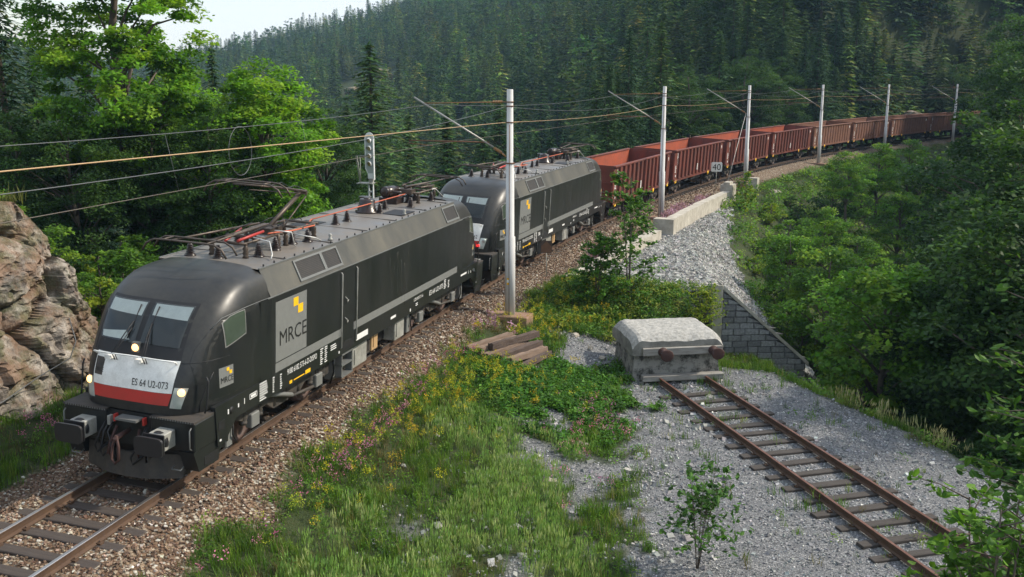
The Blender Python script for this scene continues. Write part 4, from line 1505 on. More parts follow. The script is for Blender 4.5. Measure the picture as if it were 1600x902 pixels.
        # cab side window
        def winpatch(sg, g, off):
            V = []; nu, nv = 12, 8
            for j in range(nv + 1):
                for i in range(nu + 1):
                    y = 1.80 - g + (.62 + 2 * g) * i / nu; yy = min(max(y, 1.8), 2.42)
                    zb_ = 2.60 + .14 * (yy - 1.8) / .62 - g
                    zt_ = float(np.interp(yy, [1.8, 1.98, 2.2, 2.42], [3.06, 3.16, 3.195, 3.205])) + g * .55
                    z = zb_ + (zt_ - zb_) * j / nv
                    V.append((sg * (side_d(y, z) + off), y, z))
            return V, [(j * (nu + 1) + i, j * (nu + 1) + i + 1, (j + 1) * (nu + 1) + i + 1, (j + 1) * (nu + 1) + i) for j in range(nv) for i in range(nu)]
        for sg in (1, -1):
            par_ = root
            for (g, off, nm_, mt_) in ((.028, .010, "side_window", m_silver), (0, .016, "pane", m_sideglass)):
                b = MB(); b.add(*winpatch(sg, g, off)); par_ = put_(b, nm_, mt_, par_)
        # small side logo
        b = MB()
        sp_ = lambda o_: (lambda y, z: (side_d(y, z) + o_, y if e == 0 else LEN - y, z))
        def qd(y0, y1, z0, z1, o_, mi):
            f_ = sp_(o_); n_ = 5
            V = [f_(y0 + (y1 - y0) * i / n_, z) for z in (z0, z1) for i in range(n_ + 1)]
            b.add(V, [(i, i + 1, i + n_ + 2, i + n_ + 1) for i in range(n_)], mi)
        qd(1.56, 1.98, 1.80, 2.20, .008, 0)
        f_ = sp_(.0115)
        place_text(b, "MRCE", (lambda u, v: f_(1.60 + u, 1.88 + v)) if e == 0 else (lambda u, v: f_(1.97 - u, 1.88 + v)), .37, .12, 1)
        qd(1.77, 1.85, 2.10, 2.17, .0112, 2); qd(1.85, 1.93, 2.03, 2.10, .0112, 2)
        b.build("side_logo", [m_mgrey, m_btxt, m_yellow], root)
    # ---- side decoration (right side)
    b = MB(); b.box(1.487, 1.491, 3.62, 15.66, 1.53, 1.735); b.build("grey_stripe", m_mgrey, root)
    b = MB()
    b.box(1.487, 1.492, 3.63, 5.04, 1.76, 3.10, 0)
    place_text(b, "MRCE", lambda u, v: (1.4955, 3.80 + u, 2.09 + v), 1.23, .335, 1)
    b.box(1.492, 1.4955, 4.42, 4.64, 2.84, 3.03, 2); b.box(1.492, 1.4955, 4.63, 4.86, 2.65, 2.845, 2)
    b.build("logo_panel", [m_mgrey, m_btxt, m_yellow], root)
    b = MB()
    fs = lambda y0, z0: (lambda u, v: (1.4915, y0 + u, z0 + v))
    def done(nm):
        nonlocal b
        b.build(nm, m_wtxt, root); b = MB()
    place_text(b, "9180 6182 573-6-D-DISPO", fs(4.15, 1.33), 1.42, .13); done("lettering")
    place_text(b, "ES 64 U2-073" if lit else "ES 64 U2-062", fs(13.1, 1.27), 1.23, .15); done("lettering")
    place_text(b, "LZB 80 E71-6", fs(11.8, 1.36), .75, .09); done("lettering")
    r = random.Random(5)
    for (y0, y1, z0, z1) in ((2.95, 3.30, 1.08, 1.48), (3.5, 3.58, 1.12, 1.46), (3.82, 3.92, 1.1, 1.44), (5.75, 5.92, 1.12, 1.5), (5.98, 6.12, 1.12, 1.5), (6.3, 6.62, 1.3, 1.44), (11.95, 12.2, 1.2, 1.27), (14.42, 14.7, 1.22, 1.5), (14.8, 14.95, 1.2, 1.42)):
        z = z1
        while z > z0:
            b.box(1.488, 1.4915, y0, y0 + (y1 - y0) * r.uniform(.55, 1), z - .022, z)
            z -= .052
        done("data_text")
    b.box(1.488, 1.4915, 2.55, 2.85, 1.26, 1.275); b.box(1.488, 1.4915, 2.55, 2.85, 1.36, 1.375); b.box(1.488, 1.4915, 2.55, 2.565, 1.26, 1.375); b.box(1.488, 1.4915, 2.835, 2.85, 1.26, 1.375); b.box(1.488, 1.4915, 2.6, 2.8, 1.29, 1.345); done('route_plate')
    for q_ in ((7.78, 8.50, 1.19, 1.34), (10.05, 10.42, 1.22, 1.29), (11.5, 11.57, 1.12, 1.2), (6.75, 6.8, 1.12, 1.18), (16.1, 16.7, 1.30, 1.36)):
        b.box(1.488, 1.4915, *q_); done("white_plate")
    b = MB(); b.box(1.488, 1.4915, 4.25, 4.37, 1.09, 1.16); b.box(1.488, 1.4915, 4.45, 4.95, 1.115, 1.14); b.box(1.488, 1.4915, 5.0, 5.25, 1.10, 1.19)
    b.build("orange_marks", m_yellow, root)
    # pale scratches in the grime
    r = random.Random(17)
    for k in range(9):
        y0 = 9.6 + r.uniform(0, 2.6); z0 = 3.1 - r.uniform(0, .5); L_ = r.uniform(.6, 1.3)
        b = MB(); pts = []
        for i in range(9):
            t = i / 8; pts.append((1.4885, y0 + L_ * .5 * t ** 2 * r.choice((1, 1, -.4)) * 0 + (L_ * .55 * t * t if k % 2 else .10 * t), z0 - L_ * t))
        b.tube(pts, .0035, 4); b.build("scratch", m_cham, root)
    # shoulder grilles
    def shoulder(y, z, off):   # point on the chamfer
        t = (z - 3.254) / .576
        return (1.488 - .283 * t + off * .897, y, z + off * .44)
    for (y0, y1) in ((4.86, 6.05), (6.17, 6.92), (14.62, 15.70)):
        b = MB()
        def slab(ya, yb, za, zb, o0, o1, mi):
            P = [shoulder(ya, za, o0), shoulder(yb, za, o0), shoulder(yb, zb, o0), shoulder(ya, zb, o0), shoulder(ya, za, o1), shoulder(yb, za, o1), shoulder(yb, zb, o1), shoulder(ya, zb, o1)]
            b.add(P, [(0, 1, 2, 3), (4, 5, 6, 7), (0, 1, 5, 4), (1, 2, 6, 5), (2, 3, 7, 6), (3, 0, 4, 7)], mi)
        slab(y0 - .06, y1 + .06, 3.32, 3.37, -.02, .03, 0); slab(y0 - .06, y1 + .06, 3.73, 3.77, -.02, .03, 0)
        slab(y0 - .06, y0, 3.371, 3.729, -.02, .03, 0); slab(y1, y1 + .06, 3.371, 3.729, -.02, .03, 0)
        slab(y0, y1, 3.371, 3.729, -.02, .006, 1)
        z = 3.39
        while z < 3.72:
            slab(y0, y1, z, z + .01, .006, .016, 2); z += .035
        b.build("roof_grille", [m_frame, m_black, m_under], root)
    # door with rails and handles
    b = MB()
    b.box(1.486, 1.4945, 6.93, 7.60, 1.44, 3.17, 0); b.box(1.49, 1.4985, 6.99, 7.25, 1.95, 2.45, 0)
    dr = b.build("door", m_side, root)
    for y in (6.83, 7.70):
        b = MB(); b.tube([(1.495, y, 1.22), (1.53, y, 1.26), (1.53, y, 3.12), (1.495, y, 3.16)], .016, 6); b.build("door_rail", m_lgrey, dr)
    for z in (1.85, 2.38):
        b = MB(); b.tube([(1.50, 7.05, z + .13), (1.555, 7.07, z + .08), (1.555, 7.07, z), (1.50, 7.25, z + .01)], .014, 6); b.build("handle", m_lgrey, dr)
    b = MB()   # flat black plate painting the step recess's dark under the door, and ladder
    b.box(1.488, 1.4915, 6.98, 7.58, 1.12, 1.36, 1)
    b.box(1.30, 1.48, 6.95, 7.0, .42, 1.05, 0); b.box(1.30, 1.48, 7.55, 7.6, .42, 1.05, 0)
    for z in (.42, .72, 1.0): b.box(1.28, 1.49, 6.95, 7.6, z, z + .04, 0)
    b.build("steps", [m_frame, m_black], root)
    # ---- underframe gear
    for (y0, y1, z0, z1, x, mt) in ((7.85, 8.75, .38, .98, 1.36, m_lgrey), (8.85, 9.1, .5, 1.0, 1.3, m_under), (9.2, 9.62, .5, 1.03, 1.3, m_tan), (10.75, 11.45, .40, 1.0, 1.34, m_lgrey), (6.1, 6.8, .55, 1.0, 1.2, m_under)):
        b = MB(); b.box(-x, x, y0, y1, z0, z1, 0, .02); b.box(x, x + .02, y0 + .1, y0 + .16, z0 + .1, z1 - .1); b.build("equipment_box", mt, root)
    b = MB(); b.box(-1.0, 1.0, 6.8, 12.4, .45, 1.06); b.build("transformer_tank", m_black, root)
    for cy in (4.69, 14.59):
        b = MB()
        for sg in (-1, 1):
            b.prism([(cy - 2.2, .78), (cy - 1.9, .66), (cy - .9, .72), (cy - .6, .52), (cy + .6, .52), (cy + .9, .72), (cy + 1.9, .66), (cy + 2.2, .78), (cy + 2.1, .90), (cy - 2.1, .90)], 'x', sg * 1.02, sg * 1.18, 0)
            for ax in (-1.5, 1.5):
                x0, x1 = sorted((sg * 1.10, sg * 1.26))
                b.box(x0, x1, cy + ax - .17, cy + ax + .17, .42, .74, 1, .02)
                for q in (-.32, .32):
                    b.lathe((sg * 1.14, cy + ax + q, .56), (0, 0, 1), [(0, .09), (.06, .09), (.07, .07), (.12, .095), (.17, .07), (.22, .095), (.27, .07), (.33, .09), (.42, .09)], 10, 0)
            b.tube([(sg * 1.28, cy - 1.0, .98), (sg * 1.28, cy - .5, .84), (sg * 1.28, cy + .05, .66)], .055, 8, 1)
            b.tube([(sg * 1.24, cy + .1, .60), (sg * 1.24, cy + 1.2, .50)], .04, 8, 0)
            for q in (-.55, .0, .55):
                b.lathe((sg * 1.05, cy + q, .58), (0, 0, 1), [(0, .15), (.46, .15)], 12, 0)
            b.tube([(sg * 1.22, cy - 2.35, .9), (sg * 1.25, cy - 2.4, .55), (sg * 1.22, cy - 2.2, .3)], .02, 6, 2)
            b.tube([(sg * 1.22, cy + 2.3, .9), (sg * 1.25, cy + 2.3, .55), (sg * 1.2, cy + 2.2, .25)], .02, 6, 2)
            for ax in (-2.45, 2.45):
                x0, x1 = sorted((sg * .95, sg * 1.2))
                b.box(x0, x1, cy + ax - .12, cy + ax + .12, .3, .85, 1, .02)
        b.box(-.9, .9, cy - .4, cy + .4, .5, .95, 0)
        bg_ = b.build("bogie", [m_under, m_mgrey, m_black], root)
        for ax in (-1.5, 1.5):
            for sg in (-1, 1):
                b = MB()
                b.lathe((sg * .70, cy + ax, .575), (sg, 0, 0), [(0, .60), (.03, .60), (.04, .575), (.135, .57), (.136, .49), (.10, .47), (.09, .24), (.13, .20), (.15, .12), (.16, .05)], 36)
                b.build("wheel", m_wheel, bg_)
    # ---- roof gear
    def ins(y, x, h=.30, r=.11, n=6, z0=3.85, nm="insulator"):
        b = MB()
        pr = [(0, r * 1.15), (.03, r * 1.15)]
        for k in range(n):
            z = .04 + (h - .07) * k / n; w = r * (1 - .45 * k / n)
            pr += [(z, w * .6), (z + .01, w), (z + .02, w * .9), (z + .028, w * .6)]
        pr += [(h - .02, r * .35), (h, r * .35)]
        b.lathe((x, y, z0), (0, 0, 1), pr, 12)
        b.box(x - .12, x + .12, y - .05, y + .05, z0, z0 + .02)
        b.build(nm, m_insul, root)
    for (y, x) in ((3.9, -.06), (4.53, .57), (3.9, -.75), (5.38, .51), (5.6, -.6), (6.3, .45), (6.75, .62), (8.16, .0), (9.42, .07), (10.08, .1), (12.0, .25), (12.82, .06), (13.7, .55), (14.3, -.5), (15.2, .1), (15.5, .55), (14.6, .1)):
        ins(y, x)
    b = MB(); b.lathe((-.12, 11.91, 3.86), (0, 0, 1), [(0, .34), (.05, .34), (.06, .27), (.12, .28), (.13, .24), (.2, .26), (.21, .22), (.28, .25), (.29, .22), (.36, .24), (.40, .2)], 20)
    b.lathe((-.12, 11.91, 4.2), (0, 0, 1), [(0, .12), (.1, .1)], 10); b.build("surge_arrester", m_insul, root)
    b = MB(); b.lathe((-.55, 12.75, 3.86), (0, 0, 1), [(0, .16), (.3, .15), (.31, .2), (.34, .2)], 14); b.build("surge_arrester", m_insul, root)
    b = MB(); b.tube([(-.35, 14.1, 4.22), (.05, 14.15, 4.22)], .04, 8)
    b.lathe((-.45, 13.9, 4.22), (.3, 1, 0), [(0, .08), (.02, .17), (.1, .17), (.12, .14), (.2, .175), (.5, .175), (.52, .12), (.62, .12), (.64, .16), (.7, .1)], 20)
    b.box(-.6, .0, 13.9, 14.5, 3.87, 4.05); b.build("circuit_breaker", m_insul, root)
    b = MB()
    b.tube([(.42, 5.2, 4.26), (.42, 5.75, 4.22), (.45, 6.35, 4.17), (.52, 7.3, 4.17)], .018, 8)
    b.tube([(.30, 7.7, 4.15), (.05, 7.75, 4.05), (.0, 8.16, 4.16)], .02, 8)
    b.tube([(.0, 8.16, 4.16), (.05, 10.1, 4.16), (.06, 12.8, 4.15), (.10, 15.2, 4.16)], .017, 8)
    b.build("busbar", m_orange, root)
    for pts in ([(.45, 5.45, 4.3), (.75, 5.7, 4.25), (.8, 5.75, 3.95), (.75, 5.9, 3.88)], [(.45, 4.5, 4.28), (.8, 4.6, 4.2), (.95, 4.45, 3.95), (1.0, 4.3, 3.88)], [(.5, 6.3, 4.1), (.9, 6.6, 4.0), (.85, 7.0, 3.87)], [(.1, 15.2, 4.1), (.5, 16.0, 4.2), (.7, 16.3, 3.9)]):
        b = MB(); b.tube(pts, .016, 6)
        b.build("roof_cable", m_wire, root)

    def panto(yb, direction, up, nm, red=True):
        """folded or raised single-arm pantograph; yb hinge end, direction to the head"""
        D = direction
        b = MB()
        for x in (-.42, .42): b.tube([(x, yb, 4.18), (x, yb + D * 1.6, 4.18)], .03, 6)
        for t in (.0, .5, 1.0): b.tube([(-.5, yb + D * 1.6 * t, 4.18), (.5, yb + D * 1.6 * t, 4.18)], .035, 6)
        b.box(-.28, .28, yb - .18, yb + .18, 4.15, 4.30)
        for x in (-.42, .42):
            for t in (.05, .95): b.lathe((x, yb + D * 1.6 * t, 3.86), (0, 0, 1), [(0, .08), (.05, .05), (.1, .07), (.15, .05), (.2, .07), (.25, .04), (.32, .04)], 8)
        P = b.build(nm, m_panto, root)
        def arm(name_, tubes, mat=m_panto):
            b_ = MB()
            for (pts, r) in tubes: b_.tube(pts, r, 7)
            b_.build(name_, mat, P)
        if up:
            el = (0, yb + 1.62, 4.93); hd = (0, 5.02, 5.36)
            arm("lower_arm", [([(0, yb, 4.26), el], .055), ([(.12, yb + .5, 4.2), (.08, el[1] + .12, 4.82)], .018), ([(-.16, el[1], 4.95), (.16, el[1], 4.95)], .05), ([(.0, el[1] - .1, 4.95), (.0, el[1] + .3, 4.86)], .04)])
            arm("upper_arm", [([(-.16, el[1], 4.96), (-.10, 6.2, 5.2), (-.34, hd[1], hd[2])], .026), ([(.16, el[1], 4.96), (.10, 6.2, 5.2), (.34, hd[1], hd[2])], .026), ([(0, el[1] - .05, 4.9), (0, hd[1] + .1, 5.24)], .012), ([(-.36, hd[1], hd[2]), (.36, hd[1], hd[2])], .022)])
            hz_, yh, sp = 5.43, hd[1], .19
        else:
            hy = yb + D * 3.0
            arm("lower_arm", [([(0, yb, 4.3), (0, yb - D * .05, 4.35), (0, yb + D * 1.7, 4.30)], .045)])
            arm("upper_arm", [([(-.12, yb - D * .0, 4.38), (-.42, hy, 4.40)], .026), ([(.12, yb - D * .0, 4.38), (.42, hy, 4.40)], .026), ([(-.42, hy, 4.4), (.42, hy, 4.4)], .022)])
            arm("insulated_bar", [([(.3, yb + D * .55, 4.30), (.34, yb + D * 1.7, 4.26)], .034), ([(-.3, yb + D * .5, 4.30), (.15, yb + D * 1.9, 4.27)], .028)], m_red if red else m_panto)
            hz_, yh, sp = 4.44, hy, .2
        t_ = []
        for q in (-sp, sp):
            t_.append(([(-.98, yh + q, hz_ - .26), (-.88, yh + q, hz_ - .10), (-.7, yh + q, hz_ - .01), (-.5, yh + q, hz_), (.5, yh + q, hz_), (.7, yh + q, hz_ - .01), (.88, yh + q, hz_ - .10), (.98, yh + q, hz_ - .26)], .022))
        for x in (-.5, .5): t_.append(([(x, yh - sp, hz_), (x, yh + sp, hz_)], .016))
        arm("collector_head", t_)
        b_ = MB()
        for x in (-.25, .25):
            b_.tube([(x, yb, 4.32), (x + .1, yb + D * .3, 4.42), (x + .12, yb + D * .9, 4.40), (x, yb + D * 1.2, 4.30)], .012, 6)
        if up:
            b_.tube([(.1, el[1], 5.0), (.1, el[1] - .5, 5.15), (.12, el[1] - 1.0, 5.12), (.15, el[1] - .9, 5.05)], .012, 6)
            b_.tube([(-.1, el[1] - .2, 5.0), (-.15, el[1] - .7, 5.22), (-.15, el[1] - 1.4, 5.2)], .012, 6)
        b_.build("braid", m_black, P)
    panto(5.75, -1, False, "pantograph")
    if raised: panto(5.95, 1, True, "pantograph")
    panto(14.6, 1, False, "pantograph", False)
    return root


def seat_body(o, s0, L, bc):
    a = at(s0 + L / 2 - bc / 2); c = at(s0 + L / 2 + bc / 2)
    m = (a + c) / 2; u = (c - a).normalized(); th = math.atan2(u.x, u.y)
    p = m - u * (L / 2)
    o.location = p; o.rotation_euler = (0, CANT, -th)


loco = make_loco("locomotive", "leading black electric locomotive with lit headlights, numbered 073, one pantograph raised to the wire", "ES 64 U2-073", True, True)
seat_body(loco, 0.0, LEN, 9.9)
loco2 = make_loco("locomotive", "second black electric locomotive with unlit headlights coupled ahead of the red wagons", "ES 64 U2-062", False, False)
seat_body(loco2, LEN, LEN, 9.9)

# ------------------------------------------------------------ open wagons
WLN = 14.04


def wagon(label, paint, inner, kind=0):
    root = empty("open_wagon", label=label, cat="wagon", group="empty open wagons behind the locomotives")
    zt, zb, hw, y0, y1 = 3.20, 1.18, 1.45, .64, 13.40
    for sg in (-1, 1):
        b = MB()
        x0, x1 = sorted((sg * (hw - .012), sg * (hw - .06)))
        b.box(x0, x1, y0, y1, zb, zt - .1, 0)
        nr = 12
        for k in range(nr + 1):
            y = y0 + 1.05 + (y1 - y0 - 2.1) * k / nr
            if kind == 0:
                w = .15
                b.prism([(sg * (hw - .012), y - w - .05), (sg * (hw + .10), y - w), (sg * (hw + .10), y + w), (sg * (hw - .012), y + w + .05)], 'z', zb + .06, zt - .11, 0)
            else:
                b.prism([(sg * (hw - .012), y - .12), (sg * (hw + .05), y - .07), (sg * (hw + .05), y + .07), (sg * (hw - .012), y + .12)], 'z', zb + .06, zt - .11, 0)
        x0, x1 = sorted((sg * (hw - .01), sg * (hw + .05)))
        b.box(x0, x1, y0, y1, zb - .12, zb + .05, 0)
        b.build("side_wall", [paint], root)
        b = MB()
        x0, x1 = sorted((sg * (hw - .10), sg * (hw + .09)))
        b.box(x0, x1, y0 - .03, y1 + .03, zt - .10, zt, 0, .015)
        b.build("top_rail", paint, root)
        b = MB(); x0, x1 = sorted((sg * (hw - .0605), sg * (hw - .064)))
        b.box(x0, x1, y0 + .06, y1 - .06, zb + .02, zt - .11, 0)
        b.build("side_lining", inner, root)
    for (ya, yb, sgn) in ((y0, y0 + .05, -1), (y1 - .05, y1, 1)):
        b = MB()
        b.box(-hw + .06, hw - .06, ya, yb, zb, zt - .1)
        o_ = ya - .06 if sgn < 0 else yb
        b.box(-hw + .02, hw - .02, o_, o_ + .06, zt - .3, zt - .0); b.box(-hw + .02, hw - .02, o_, o_ + .06, 2.15, 2.27)
        for x in (-hw + .05, hw - .13): b.box(x, x + .08, o_, o_ + .06, zb, zt - .3)
        b.build("end_wall", paint, root)
    b = MB(); b.box(-hw + .065, hw - .065, y0 + .06, y1 - .06, zb, zb + .03); b.build("floor", inner, root)
    b = MB()
    b.box(-.25, .25, .62, 13.42, .85, 1.15); b.box(-1.3, 1.3, .62, .76, .90, 1.17); b.box(-1.3, 1.3, 13.28, 13.42, .90, 1.17)
    for y in (4.5, 7, 9.5): b.box(-1.3, 1.3, y, y + .12, .95, 1.17)
    b.lathe((.55, 6.2, .85), (0, 1, 0), [(0, .16), (.8, .16)], 12)
    b.build("underframe", m_under, root)
    for (y, dd) in ((.62, -1), (13.42, 1)):
        for sg in (-1, 1):
            b = MB(); b.lathe((sg * .875, y, 1.05), (0, dd, 0), [(0, .16), (.05, .16), (.06, .10), (.4, .10), (.56, .12), (.57, .225), (.61, .225)], 16); b.build("buffer", m_rustdk, root)
    for cy in (2.52, 11.52):
        b = MB()
        for sg in (-1, 1):
            b.prism([(cy - 1.35, .62), (cy - 1.1, .40), (cy - .7, .40), (cy - .45, .28), (cy + .45, .28), (cy + .7, .40), (cy + 1.1, .40), (cy + 1.35, .62), (cy + .5, .82), (cy - .5, .82)], 'x', sg * .95, sg * 1.05)
            for ax in (-.9, .9): b.lathe((sg * 1.0, cy + ax, .46), (sg, 0, 0), [(0, .14), (.14, .13), (.15, .05)], 10)
            for q in (-.12, .12): b.lathe((sg * 1.02, cy + q, .34), (0, 0, 1), [(0, .09), (.3, .09)], 8)
        b.box(-.9, .9, cy - .2, cy + .2, .5, .86)
        bg_ = b.build("bogie", m_under, root)
        for ax in (-.9, .9):
            for sg in (-1, 1):
                b = MB(); b.lathe((sg * .70, cy + ax, .46), (sg, 0, 0), [(0, .49), (.03, .49), (.04, .46), (.135, .455), (.136, .39), (.09, .37), (.09, .16), (.14, .12)], 24); b.build("wheel", m_wheel, bg_)
    # lettering blocks, end plates, handles
    b = MB(); r = random.Random(11)
    X0, X1 = hw - .011, hw - .007
    for (ya, yb, za, zb_) in ((.92, 1.22, 1.62, 2.12), (1.25, 1.5, 2.55, 2.95), (1.42, 1.48, 2.2, 2.5)):
        z = zb_
        while z > za:
            b.box(X0, X1, ya, ya + (yb - ya) * r.uniform(.45, 1), z - .045, z); z -= .085
    b.lathe((hw - .012, 12.95, 2.72), (1, 0, 0), [(0, .14), (.004, .14)], 12)
    b.box(X0, X1, 1.05, 1.2, 1.35, 1.5)
    if kind == 0: b.box(hw + .101, hw + .104, 5.95, 6.12, 1.5, 1.95)
    b.build("white_marks", m_wtxt, root)
    b = MB()
    for y in (1.0, 12.9): b.tube([(hw + .02, y - .16, 1.12), (hw + .06, y - .13, .95), (hw + .06, y + .1, .98), (hw + .02, y + .16, 1.2)], .03, 6)
    b.lathe((hw + .06, 9.2 if kind == 0 else 4.2, 1.02), (1, 0, 0), [(0, .15), (.03, .15)], 14)
    b.build("yellow_handle", m_yellow, root)
    return root


m_wred = dirty("red_brown_paint", (0.175, 0.031, 0.015), (0.065, 0.022, 0.015), .7, 0, 1.6, amount=.5, sc3=(1, 1, .5), spread=.2, fine=12)
m_wredin = dirty("sunlit_inner_red", (0.38, 0.072, 0.024), (0.19, 0.052, 0.028), .75, 0, 1.2, amount=.45, spread=.25, fine=9)  # brighter orange than outside: sunlight on the inner walls put into the colour
m_wold = dirty("faded_brown_paint", (0.21, 0.085, 0.045), (0.12, 0.05, 0.03), .75, 0, 1.5, amount=.5, spread=.2, fine=8)
m_wold2 = dirty("dark_brown_paint", (0.13, 0.06, 0.04), (0.08, 0.04, 0.03), .75, 0, 1.5, amount=.5)
words = ["first open red-brown wagon, coupled directly behind the second locomotive", "second open red-brown wagon, partly behind the second mast's right side", "third open red-brown wagon, behind the white 40 sign",
         "fourth open red-brown wagon, the last bright red one before the faded wagons", "fifth wagon, faded orange-brown with bulged sides, behind the fourth mast", "sixth wagon, faded brown with straight ribs, between the fourth and fifth masts",
         "seventh wagon, dull brown, just right of the fifth mast", "eighth wagon, dull brown, half behind the trees left of the sixth mast", "ninth wagon, dull brown, behind the sixth mast", "tenth wagon, only its rim visible among the far trees"]
w0 = wagon(words[0], m_wred, m_wredin); w4 = wagon(words[4], m_wold, m_wold, 1)
for i in range(10):
    o = w0 if i == 0 else (w4 if i == 4 else copy_tree(w0 if i < 4 else w4))
    o['label'] = words[i]
    seat_body(o, 2 * LEN + i * WLN, WLN, 9.0)
# ------------------------------------------------------------ catenary masts
m_mast = dirty("pale_mast_concrete", (0.62, 0.61, 0.59), (0.46, 0.45, 0.43), .7, 0, 1.2, sc3=(3, 3, .6), amount=.42)
m_galv = dirty("galvanised_tube", (0.42, 0.41, 0.39), (0.28, 0.26, 0.22), .5, .4, 3)
m_ochre = dirty("ochre_insulator", (0.38, 0.20, 0.06), (0.2, 0.10, 0.05), .4, 0, 8)
m_rustband = plain("rusty_band", (0.16, 0.08, 0.045), .7, .3)
m_copper = plain("copper_wire", (0.12, 0.10, 0.075), .5, .3)
m_feeder = plain("golden_feeder", (0.50, 0.33, 0.17), .4, .3)
m_grwire = plain("grey_wire", (0.11, 0.115, 0.115), .5, .3)
m_found = dirty("rusty_foundation", (0.22, 0.12, 0.07), (0.3, 0.2, 0.14), .9, 0, 3, bmp=.5)
MS = [18.24, 45.94, 69.17, 93.55, 117.76, 143.3]
MD = 2.635


def make_mast(label):
    """built with z = 0 at rail level, +x away from the track"""
    o = empty("catenary_mast", label=label, cat="mast", group="catenary masts along the line")
    b = MB(); b.lathe((0, 0, -.75), (0, 0, 1), [(0, .185), (3.05, .185), (3.08, .15), (5.6, .145), (5.62, .115), (8.12, .11), (8.13, .10)], 20); b.build("pole", m_mast, o)
    b = MB(); b.box(-.75, .75, -.42, .42, -1.3, -.48, 0, .03); b.build("foundation", m_found, o)
    b = MB()
    for z in (4.88, 6.27, 6.82, 6.96): b.lathe((0, 0, z - .02), (0, 0, 1), [(0, .165 if z < 5 else .13), (.04, .165 if z < 5 else .13)], 14)
    b.build("band", m_rustband, o)
    b = MB(); b.tube([(.02, -.19, -.6), (.02, -.19, 2.2), (.02, -.155, 2.6), (.02, -.15, 4.8), (.02, -.125, 5.2), (.02, -.12, 6.2)], .012, 5); b.build("earth_wire", m_rustband, o)
    b = MB(); b.tube([(-.60, 0, 5.42), (-3.52, 0, 7.10)], .032, 10); b.build("cantilever_tube", m_galv, o)
    b = MB(); b.tube([(-.15, 0, 5.10), (-.32, 0, 5.24)], .03, 8)
    b.lathe((-.31, 0, 5.235), (-1, 0, .56), sum([[(k * .045, .03), (k * .045 + .01, .06), (k * .045 + .03, .055), (k * .045 + .04, .03)] for k in range(7)], []), 10)
    b.build("insulator", m_ochre, o)
    b = MB(); b.tube([(-.13, 0, 6.96), (-3.15, 0, 6.90)], .018, 6)
    b.lathe((-.28, 0, 6.96), (-1, 0, -.02), sum([[(k * .06, .02), (k * .06 + .01, .055), (k * .06 + .03, .05), (k * .06 + .045, .02)] for k in range(6)], []), 10)
    b.build("top_tie", m_ochre, o)
    b = MB(); b.tube([(-.75, 0, 5.58), (-3.75, 0, 5.60)], .024, 7); b.tube([(-3.72, 0, 5.62), (-3.75, 0, 5.50), (-2.85, 0, 5.42)], .016, 6)
    b.build("registration_arm", m_rustband, o)
    b = MB()
    for q in (0, .07, .14):
        b.tube([(-.9, 0, 5.6 + q), (-.2, .06, 5.35 + q), (.10, .12, 5.25 + q * 2), (.34, .10, 5.12 + q), (.36, .08, 4.95), (.14, .03, 4.88)], .012, 5)
    b.build("jumper_cable", m_black, o)
    return o


mlabels = ["nearest and tallest-looking pale catenary mast, standing in front of the second locomotive", "second pale mast, standing by the parapet's near end in front of the red wagons",
           "third pale mast, with a stay wire on its left beside the 40 sign", "fourth pale mast, in front of the faded orange-brown wagon", "fifth pale mast, its foot hidden by a bush", "sixth and farthest pale mast, half hidden among trees"]
mast0 = make_mast(mlabels[0])
for i, s in enumerate(MS):
    o = mast0 if i == 0 else copy_tree(mast0)
    o['label'] = mlabels[i]
    o.location = at(s, MD, 0, False)
    o.rotation_euler = (0, 0, -heading(s))
b = MB(); p0 = at(18.24, 2.635, 0, False)
b.box(-.06, .02, -.195, -.184, .62, .86, 0); b.box(-.06, .02, -.198, -.195, .70, .80, 1)
o = b.build("mast_plate", [m_yellow, m_white], mast0)


def wire(name, pts, r, mat, label, group="overhead wires", n=6):
    b = MB(); b.tube(pts, r, n); o = b.build(name, mat)
    return tag(o, label, "overhead wire", group)


def span(nodes, sag, k=14):
    """sagging curve through support points (s, d, z)"""
    P = []
    for i in range(len(nodes) - 1):
        a, c = nodes[i], nodes[i + 1]
        for j in range(k):
            t = j / k
            # support points joined by straight chords in plan
            pa, pc = at(a[0], a[1], a[2], False), at(c[0], c[1], c[2], False)
            q = pa.lerp(pc, t)
            sg = sag if isinstance(sag, (int, float)) else sag[i]
            q.z -= 4 * sg * t * (1 - t)
            P.append(q)
    P.append(at(*nodes[-1][:3], False))
    return P


SS = [-13] + MS + [170, 198]
wire("contact_wire", span([(s, -.25 if i % 2 else .1, 5.46) for i, s in enumerate(SS)], 0.0), .0085, m_copper, "contact wire over the main track, the one the raised pantograph touches")
wire("messenger_wire", span([(s, -.3, 6.86) for i, s in enumerate(SS)], .26), .0085, m_grwire, "upper carrying wire over the main track hung from the tilted tubes")
wire("feeder_wire", span([(s, MD - .13, 6.27) for i, s in enumerate(SS[1:])], .18), .009, m_feeder, "golden feeder wire fixed to the masts' track side")
wire("feeder_wire", span([(-17, MD, 6.72), (18.24, MD - .13, 6.27)], .0, 30), .0105, m_feeder, "thick golden feeder wire crossing the left half, above the leading locomotive")
wire("feeder_wire", span([(s, MD - .15, 6.80) for i, s in enumerate(SS[1:])], .42), .0075, m_grwire, "grey sagging feeder wire fixed just above the golden one on the masts")
wire("feeder_wire", span([(-17, MD, 6.62), (18.24, MD - .15, 6.80)], .43, 30), .008, m_grwire, "grey sagging feeder wire crossing the left half just below the golden one")
b = MB()
